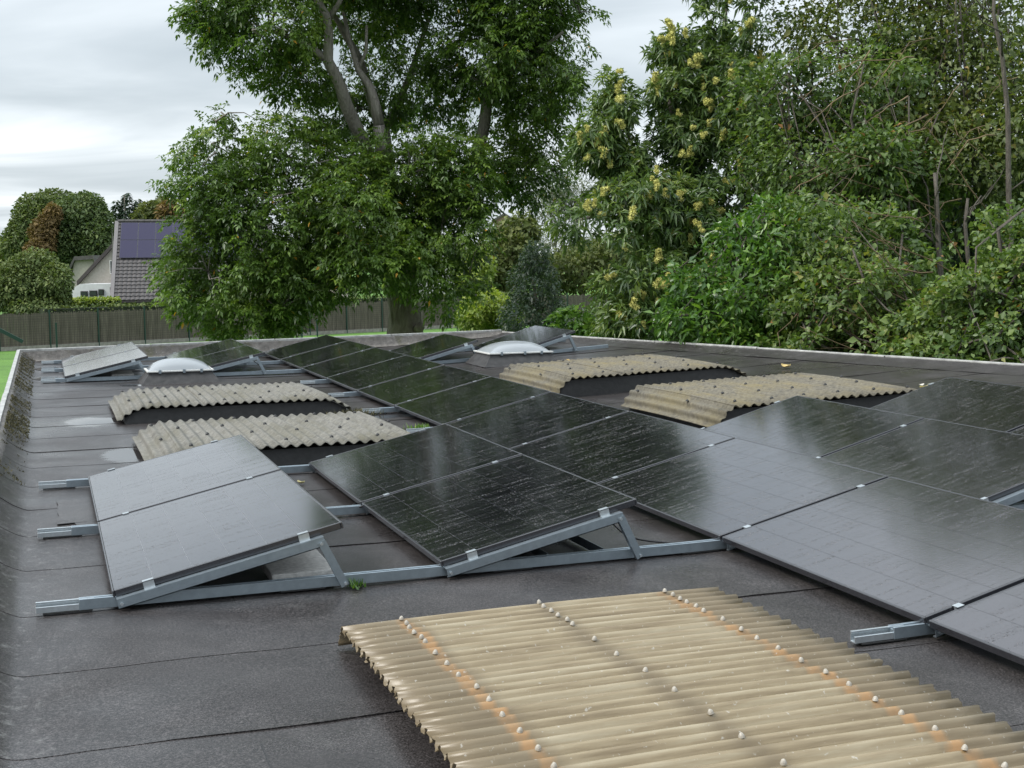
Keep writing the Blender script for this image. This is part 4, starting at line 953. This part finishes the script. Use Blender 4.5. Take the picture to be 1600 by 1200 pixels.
simple_tree('leafy_tree', 'round mid green tree in front of the white annex at the left', 'tree', [L_(48, 448, 68, 50, 44, 1.8), L_(85, 445, 67.5, 30, 36, 1.3), L_(20, 450, 67.5, 40, 44, 1.5), L_(55, 410, 68, 34, 20, 1.1), L_(60, 480, 67, 52, 20, 1.3)], 24000, (.16, .10), L_FAR, shell=.6, gap=-.95, gs=1.0, up=.25)
# conifer
cf = at(198, 405, 116); cf[2] = GZ; o = tree('conifer_tree', 'dark bluish conifer with pointed top behind the house ridge', 'tree', cf, TF)
Ps, Ds = [], []
for du, top, sp in ((0, 300, 26), (-16, 312, 18), (17, 310, 20), (30, 318, 16)):
    for k in range(1300):
        t = random.random()**.7; g = random.uniform(0, 6.28); rr = t*sp*116/FPX*random.uniform(.3, 1.0)
        p = at(198+du, top+t*110, 116)+np.array([math.cos(g)*rr, math.sin(g)*rr, 0]); Ps.append(p); Ds.append((math.cos(g), math.sin(g), -.25))
Ps, Ds = np.array(Ps), np.array(Ds); V, F, TT = leaves(Ps, Ds, np.tile([0, 0, 1.], (len(Ps), 1)), .55, .2, RNG.uniform(0, .9, len(Ps)), .2)
link('crown', np_mesh('crown', rel(o, V), F, L_DRK, TT), o); b = MB(); b.tube([(0, 0, 0), (0, 0, float(at(198, 305, 116)[2]-GZ))], [.3, .04], 7); b.build('trunk', BARK2, o)
# distant woodland behind everything
P = []; 
for k in range(26000):
    u = random.uniform(-250, 2000); v = 408-random.random()**1.6*(30+16*math.sin(u*.013)+10*math.sin(u*.05)); P.append(at(u, v+random.uniform(0, 6), 190+random.uniform(-8, 8)))
P = np.array(P); V, F, TT = leaves(P, RNG.normal(size=P.shape), np.tile([0, 0, 1.], (len(P), 1))+RNG.normal(size=P.shape)*.4, 1.3, .9, RNG.uniform(0, 1, len(P)), .2)
tag(link('woodland', np_mesh('woodland', V, F, L_OLI, TT)), 'distant strip of woodland along the horizon', 'woodland', kind='stuff')

# ------------------------------------------------------------------ reed fence
REED = Mat('reed_mat'); rv = REED.noise(1.0, 5, REED.co((34, 34, .6)), .7); rv2 = REED.noise(1.5, 4)
wvn = REED.n('ShaderNodeTexWave', wave_type='BANDS', bands_direction='Z', i_Scale=2.6, i_Distortion=1.0); REED.l(REED.co(), wvn.inputs['Vector'])
rc = REED.ramp(rv, [(.3, (.045, .037, .030)), (.55, (.125, .105, .085)), (.8, (.26, .22, .18))])
rc = REED.mixc(.35, rc, REED.ramp(rv2, [(.3, (.55, .55, .55)), (.7, (1.3, 1.3, 1.3))]), 'MULTIPLY'); rc = REED.mixc(REED.ramp(wvn.outputs[0], [(.86, 0.), (.97, .35)]), rc, (.02, .03, .025))
REED.set(Base_Color=rc, Roughness=.9); REED.bump(rv, .8, .03)
PGRN = simple('green_post_paint', (.015, .045, .035), .5, .2, .2, 30, .05)
BASEP = simple('fence_base_plank', (.24, .225, .20), .9, 0, .25, 6, .2)
F0, F1 = on(0, 549, GZ), on(714, 512, GZ); F0[2] = F1[2] = GZ
fdir = (F1-F0)/np.linalg.norm(F1-F0); flen = np.linalg.norm(F1-F0); bay = 2.5
fence = empty('reed_fence', tuple(F0)); tag(fence, 'long brown reed mat fence with green posts behind the lawn', 'fence')
fnx = np.array([-fdir[1], fdir[0], 0]); k0, k1 = -3, int(flen/bay)+16
ang = math.atan2(fdir[1], fdir[0])
b = MB(); b.box(.03, bay-.03, .03, .055, .12, 1.82); mat_me = b.mesh('reed_mat', REED.m)
b = MB(); b.box(0, bay, -.02, .02, 0, .2); base_me = b.mesh('base_plank', BASEP)
b = MB(); b.box(-.03, .03, -.03, .03, 0, 1.92); b.box(-.036, .036, -.036, .036, 1.92, 1.95); post_me = b.mesh('post', PGRN)
def tall_reed():
    b = MB(); n = 60
    for k in range(n):
        x = .03+(bay-.06)*k/n; hgt = 1.78+random.uniform(-.05, .06); dy_ = random.uniform(0, .02); b.box(x, x+(bay-.06)/n*.94, .03+dy_, .045+dy_, .12, hgt)
    return b.mesh('reed_mat', REED.m)
mats_ = [tall_reed() for _ in range(4)]
for k in range(k0, k1):
    p = fdir*bay*k
    link('post', post_me, fence, tuple(p), (0, 0, ang)); link('reed_panel', mats_[k % 4], fence, tuple(p), (0, 0, ang)); link('base_plank', base_me, fence, tuple(p+np.array([0, 0, 0.0])), (0, 0, ang))
pa, pb = at(-25, 503, 58), at(36, 534, 58.6); b = MB(); b.bar(pa, pb, .16, .16); bo = b.build('brace_pole', PGRN); tag(bo, 'dark slanting pole in front of the reed fence at the left edge', 'pole')
pb_ = at(-25, 503, 58); b = MB(); b.tube([tuple(pb_), (pb_[0], pb_[1], GZ)], .08, 8); b.v = b.v; b.build('post', PGRN, bo)
for u, v0, v1 in ((715, 492, 515), (496, 500, 520), (472, 512, 528), (90, 505, 560)):
    p = on(u, v1+6, GZ); d = (p-CAM) @ ROT[2]; h = at(u, v0, d)[2]-GZ
    b = MB(); b.box(-.04, .04, -.04, .04, 0, h); b.box(-.05, .05, -.05, .05, h, h+.03); o = b.build('green_stake', PGRN); o.location = tuple(p); tag(o, 'short green stake on the lawn, %s' % {715: 'right of the walnut trunk', 496: 'left of the walnut trunk', 472: 'leftmost under the low walnut branches', 90: 'near the far left roof corner'}[u], 'stake', 'green stakes on the lawn')
# hedges
def hedge(label, a, c, h, wd, mat, n):
    a, c = np.array(a), np.array(c); a[2] = c[2] = GZ; o = empty('clipped_hedge', tuple(a)); tag(o, label, 'hedge'); t = (c-a); L0 = np.linalg.norm(t); t = t/L0; nn = np.array([-t[1], t[0], 0])
    s = RNG.uniform(0, L0, n); q_ = RNG.random(n); face = RNG.random(n) < .5
    off = np.where(face, -wd/2, RNG.uniform(-wd/2, wd/2, n))+RNG.normal(0, .04, n); z = np.where(face, RNG.uniform(0, h, n), h+RNG.normal(0, .05, n))
    P = t[None]*s[:, None]+nn[None]*off[:, None]; P[:, 2] = z
    V, F, TT = leaves(P, RNG.normal(size=P.shape), np.tile([0, 0, 1.], (n, 1))+RNG.normal(size=P.shape)*.5, .16, .1, RNG.uniform(0, 1, n), .1); link('foliage', np_mesh('foliage', V, F, mat, TT), o)
    b = MB(); A = Vector(nn*(-wd/2+.06)); B_ = Vector(nn*(wd/2-.06)); T0 = Vector(t*L0)
    vs = [A, B_, B_+T0, A+T0]; b.add([v for v in vs]+[v+Vector((0, 0, h-.06)) for v in vs], [(0,1,5,4),(1,2,6,5),(2,3,7,6),(3,0,4,7),(4,5,6,7)]); b.build('core', simple('hedge_core', (.02, .03, .012), .9), o)
fe = lambda k, off: F0+fdir*bay*k+fnx*off
hedge('dark clipped hedge showing just above the reed fence at the left', fe(1, 1.0), fe(14, 1.0), 2.02, .9, L_FAR, 5200)
hedge('dark clipped hedge showing above the reed fence right of the walnut', fe(19, 1.0), fe(38, 1.0), 2.05, .9, L_DRK, 6500)
hedge('low yellowish hedge in front of the white annex', at(96, 470, 71), at(186, 470, 71.5), 2.25, .9, L_YEL, 2600)

# ------------------------------------------------------------------ houses
TILE = simple('roof_tile', (.070, .064, .063), .75, 0, .3, 5, .2, .01); TILED = simple('verge_tile', (.055, .045, .045), .7, 0, .2, 5, .1)
WALLB = simple('beige_brick', (.32, .295, .26), .9, 0, .12, 7, .2); WHITE = simple('white_render', (.50, .51, .52), .85, 0, .08, 4, .1); DARKW = simple('dark_timber', (.025, .022, .02), .7, 0, .3, 5, .1)
WGL = Mat('window_glass'); WGL.set(Base_Color=(.03, .035, .04), Roughness=.08); WGL = WGL.m
WFR = simple('white_window_frame', (.7, .7, .68), .5, 0, .05, 10, 0)
PV = Mat('roof_panel_glass'); PV.set(Base_Color=(.020, .017, .048), Roughness=.25, Specular_IOR_Level=.22, IOR=1.5); PV.bump(PV.noise(2, 2), .02, .01); PV = PV.m
def tiled_roof(name, e0, e1, r0, r1, parent, mat, courses, cols, org):
    """tiles as stepped courses with a roll on each tile; e = eaves ends, r = ridge ends"""
    e0, e1, r0, r1 = [np.array(p) for p in (e0, e1, r0, r1)]; b = MB(); nrm = np.cross(e1-e0, r0-e0); nrm = nrm/np.linalg.norm(nrm); nrm = nrm if nrm[2] > 0 else -nrm
    m_ = cols*4
    for k in range(courses):
        for tt, lf in ((k/courses, .045), ((k+1)/courses, .0)):
            a, c = e0+(r0-e0)*tt, e1+(r1-e1)*tt
            for i in range(m_+1):
                p = a+(c-a)*i/m_; f = (i % 4)/4; b.v.append(tuple(p-org+nrm*(lf+.035*abs(math.sin(math.pi*f)))))
        o_ = k*2*(m_+1)
        for i in range(m_): b.f.append((o_+i, o_+i+1, o_+m_+2+i, o_+m_+1+i))
        if k:
            q_ = o_-(m_+1)
            for i in range(m_): b.f.append((q_+i, q_+i+1, o_+i+1, o_+i))
    return b.build(name, mat, parent)
HD = 74.0
he0, he1 = at(176, 470, HD), at(425, 461, HD+3); hr0, hr1 = at(184, 347, HD+5), at(425, 338, HD+8)
hr1[2] = hr0[2]; he1[2] = he0[2]
org = np.array([he0[0], he0[1], GZ]); house = empty('house', tuple(org)); tag(house, 'house with steep grey tiled roof carrying dark solar panels, left of the walnut', 'house')
rf = tiled_roof('roof', he0, he1, hr0, hr1, house, TILE, 22, 36, org); 
back = (hr0-he0); bk0, bk1 = hr0+np.array([back[0], back[1], -back[2]]), hr1+np.array([back[0], back[1], -back[2]])
tiled_roof('rear_roof', bk0, bk1, hr0, hr1, house, TILE, 22, 36, org)
b = MB()
for k in range(24): 
    t0, t1 = k/24, (k+.97)/24; b.tube([tuple(hr0+(hr1-hr0)*t0-org+np.array([0, 0, .04])), tuple(hr0+(hr1-hr0)*t1-org+np.array([0, 0, .05]))], .13, 7)
b.build('ridge_tiles', TILE, rf)
b = MB(); b.bar(he0-org+np.array([-.05, 0, .02]), hr0-org+np.array([-.05, 0, .02]), .22, .14); b.build('verge', simple('pale_verge', (.15, .14, .14), .8), rf)
ed = (he1-he0)/np.linalg.norm(he1-he0); inn = np.array([-ed[1], ed[0], 0])
w0, w1 = he0+ed*.35+inn*.9, he1-ed*.35+inn*.9; w2, w3 = w1+inn*8.2, w0+inn*8.2
b = MB(); zt = he0[2]-GZ+.35
for p in (w0, w1, w2, w3): b.v.append(tuple(np.array([p[0]-org[0], p[1]-org[1], 0])))
for p in (w0, w1, w2, w3): b.v.append(tuple(np.array([p[0]-org[0], p[1]-org[1], zt])))
b.f += [(0,1,5,4),(1,2,6,5),(2,3,7,6),(3,0,4,7)]; gp = (w0+w3)/2-org; b.v.append((gp[0], gp[1], hr0[2]-GZ-.35)); b.f.append((4, 7, 8)); b.build('wall', DARKW, house)
b = MB(); b.bar(he0-org+np.array([0, -.02, -.06]), he1-org+np.array([0, -.02, -.06]), .16, .12); b.build('gutter', TILED, house)
for s_ in (1.6, 3.3, 5.2, 7.4):
    p = he0+ed*s_+inn*.85-org; f = MB(); M_ = Matrix.Translation((p[0], p[1], .1)) @ Matrix.Rotation(math.atan2(ed[1], ed[0]), 4, 'Z'); f.box(0, 1.2, -.03, .04, 0, 1.7, M_); fo_ = f.build('window', WFR if s_ == 3.3 else DARKW, house)
    f = MB(); f.box(.08, 1.12, -.05, -.032, .1, 1.62, M_); f.build('pane', WGL, fo_)
sl = (hr0-he0)/np.linalg.norm(hr0-he0); L0 = np.linalg.norm(hr0-he0); pn = np.cross(ed, sl); pn = pn if pn[2] > 0 else -pn
for row in range(2):
    for c_ in range(7):
        o0 = he0+ed*(.22+c_*(1.0+.02))+sl*(L0*.505+row*(L0*.233)); wd_, hh = 1.0, L0*.229
        o = empty('roof_solar_panel', tuple(o0)); M_ = Matrix([[*ed], [*sl], [*pn]]).transposed().to_4x4()
        b = MB(); b.box(0, wd_, 0, hh, .11, .145, M_); b.build('frame', FRAME, o); b = MB(); b.box(.012, wd_-.012, .012, hh-.012, .1452, .149, M_); b.build('glass', PV, o)
        tag(o, '%s solar panel from the left in the %s row on the house roof' % (words[c_], ['lower', 'upper'][row]), 'solar panel', 'solar panels on the house roof')
# gable wing behind
GD = 84.0
def prism_house(name, label, wall_poly, depth, mat, dep, verge=None):
    pts = [at(u, v, dep) for u, v in wall_poly]; org = np.array([pts[0][0], pts[0][1], GZ]); o = empty(name, tuple(org)); tag(o, label, 'house'); fw = ROT[2]*1.0; fw[2] = 0; fw = fw/np.linalg.norm(fw)
    b = MB(); n = len(pts); b.v = [tuple(p-org) for p in pts]+[tuple(p-org+fw*depth) for p in pts]; b.f = [tuple(range(n)), tuple(reversed(range(n, 2*n)))]+[(i, (i+1) % n, n+(i+1) % n, n+i) for i in range(n)]
    b.build('wall', mat, o); return o, org, fw
gh, gorg, fw = prism_house('gable_house', 'beige brick gable with steep dark verge left of the tiled roof', [(128, 500), (290, 500), (290, 450), (203, 358), (124, 441)], 7, WALLB, GD)
b = MB()
for (u0, v0, u1, v1) in ((120, 446, 204, 356), (202, 356, 294, 455)):
    a, c = at(u0, v0, GD-.25)-gorg, at(u1, v1, GD-.25)-gorg; p4 = [a, c, c+fw*7.6, a+fw*7.6]; up_ = np.array([0, 0, .28])
    b.add([tuple(p) for p in p4]+[tuple(p+up_) for p in p4], [(3,2,1,0),(4,5,6,7),(0,1,5,4),(1,2,6,5),(2,3,7,6),(3,0,4,7)])
b.build('roof', TILED, gh)
def window_px(par, porg, u0, u1, v0, v1, dep, fm=WFR):
    p0, p1 = at(u0, v1, dep)-porg, at(u1, v0, dep)-porg; rt = ROT[0]; M_ = Matrix.Translation(tuple(p0)) @ Matrix.Rotation(-YAW, 4, 'Z'); wd_ = (u1-u0)*dep/FPX; hh = (v1-v0)*dep/FPX
    f = MB(); f.box(0, wd_, -.02, .06, 0, hh, M_); fo_ = f.build('window', fm, par); g = MB(); t = .09 if wd_ > .5 else .04; g.box(t, wd_-t, -.04, -.022, t, hh-t, M_); g.build('pane', WGL, fo_)
window_px(gh, gorg, 172, 180, 407, 428, GD-.05)
an, aorg, fw = prism_house('white_annex', 'low white flat roofed annex with small dark windows below the gable', [(112, 500), (200, 500), (200, 443), (124, 444), (112, 452)], 5, WHITE, GD-3)
for w_ in ((126, 137, 455, 464), (140, 152, 454, 463), (154, 162, 452, 461), (172, 179, 449, 458)): window_px(an, aorg, *w_, GD-3.05, DARKW)
b = MB(); a, c = at(110, 470, GD-4)-aorg, at(182, 470, GD-4)-aorg; b.bar(tuple((a[0], a[1], .85)), tuple((c[0], c[1], .85)), .3, 1.7); b.build('garden_wall', simple('brown_brick', (.15, .10, .08), .9, 0, .3, 5), an)
for (lab, poly, dep, mt) in (('low grey tiled bungalow roof behind the left round tree', ((104, 436), (150, 436), (146, 405), (116, 407)), 98, TILE),
                             ('pale grey house partly hidden behind the walnut crown', ((640, 470), (770, 470), (735, 405), (690, 380), (650, 405)), 120, simple('pale_grey_wall', (.42, .41, .42), .9)),
                             ('pink and white house glimpsed low through the walnut leaves', ((470, 480), (530, 480), (528, 445), (500, 428), (472, 445)), 100, simple('pinkish_wall', (.55, .45, .42), .9)),
                             ('distant red brick house between walnut and chestnut', ((770, 365), (805, 365), (803, 345), (788, 336), (772, 345)), 165, simple('red_brick', (.30, .19, .17), .9))):
    o, og, fw = prism_house('distant_house', lab, ((poly[0][0], 500), (poly[1][0], 500))+tuple(poly[2:]), 6, mt if dep != 98 else WALLB, dep)
    b = MB(); top = list(poly[2:]); top = [(poly[1][0]+2, top[0][1]+3)]+top[1:-1]+[(poly[0][0]-2, top[-1][1]+3)] if len(top) > 2 else [(poly[1][0]+2, poly[1][1])]+top+[(poly[0][0]-2, poly[0][1])]
    for (p, q_) in zip(top[:-1], top[1:]):
        a, c = at(*p, dep-.3)-og, at(*q_, dep-.3)-og; p4 = [a, c, c+fw*6.6, a+fw*6.6]; up_ = np.array([0, 0, .3]); b.add([tuple(x) for x in p4]+[tuple(x+up_) for x in p4], [(3,2,1,0),(4,5,6,7),(0,1,5,4),(1,2,6,5),(2,3,7,6),(3,0,4,7)])
    b.build('roof', TILE, o)

# ------------------------------------------------------------------ small things on the roof
def dead_leaf(u, v, s, col, label, z=None):
    x0 = on(u, v, .1); z0 = zr(x0[0]); p = on(u, v, (z0 if z is None else z)+.02); b = MB(); n = 5
    for i in range(n+1):
        t = i/n; wd_ = s*.45*math.sin(math.pi*min(1, t*.92+.06))
        for sg in (-1, 0, 1): b.v.append((s*(t-.5), sg*wd_, s*(.12+.35*(t-.5)**2*2+.18*abs(sg))))
    for i in range(n):
        for j in range(2): a = i*3+j; b.f.append((a, a+3, a+4, a+1))
    o = b.build('fallen_leaf', simple('leaf_'+label[:6], col, .6, 0, .25, 30, .1), None, True); o.location = (p[0], p[1], (zr(p[0]) if z is None else z)+.008); o.rotation_euler = (random.uniform(-.3, .3), random.uniform(-.3, .3), random.uniform(0, 6)); m_ = o.modifiers.new('s', 'SOLIDIFY'); m_.thickness = .002
    tag(o, label, 'leaf', 'leaves fallen on the roof')
dead_leaf(888, 565, .13, (.55, .36, .10), 'curled yellow-orange leaf right of the right dome rooflight')
dead_leaf(900, 616, .08, (.50, .17, .05), 'small orange leaf in front of the farther right corrugated skylight')
dead_leaf(1022, 594, .20, (.14, .20, .05), 'large olive leaf leaning under the farther right corrugated skylight', .13)
dead_leaf(1228, 561, .12, (.5, .38, .15), 'yellow leaf near the right roof edge before the thicket')
dead_leaf(1447, 591, .10, (.48, .42, .14), 'pale yellow leaf behind the outermost right pair')
dead_leaf(1261, 578, .06, (.2, .19, .17), 'tiny grey leaf on the felt near the right edge')
dead_leaf(1441, 585, .05, (.5, .48, .42), 'tiny pale leaf beside the pale yellow leaf')
dead_leaf(470, 754, .06, (.42, .38, .18), 'small yellowish leaf between the two front pairs')
def tuft(p, label, n_, h, spread, mat):
    o = link('plant_tuft', blades(lambda: (random.gauss(0, spread), random.gauss(0, spread), 0), n_, h*.4, h, .004+.06*h, mat, 'tuft', 1.2)); o.location = p; tag(o, label, 'weed', kind='stuff')
tuft((1.40, -.02, .008), 'tiny green weed at the nearest rail foot', 40, .05, .02, L_LAU)
tuft(tuple(on(657, 672, .03)), 'bright green weed under the long row beside the left skylight', 120, .07, .05, L_LAU)
tuft((3.05, 7.2, .01), 'low olive moss tuft at the right end of the farther left skylight', 300, .06, .12, L_MOS)
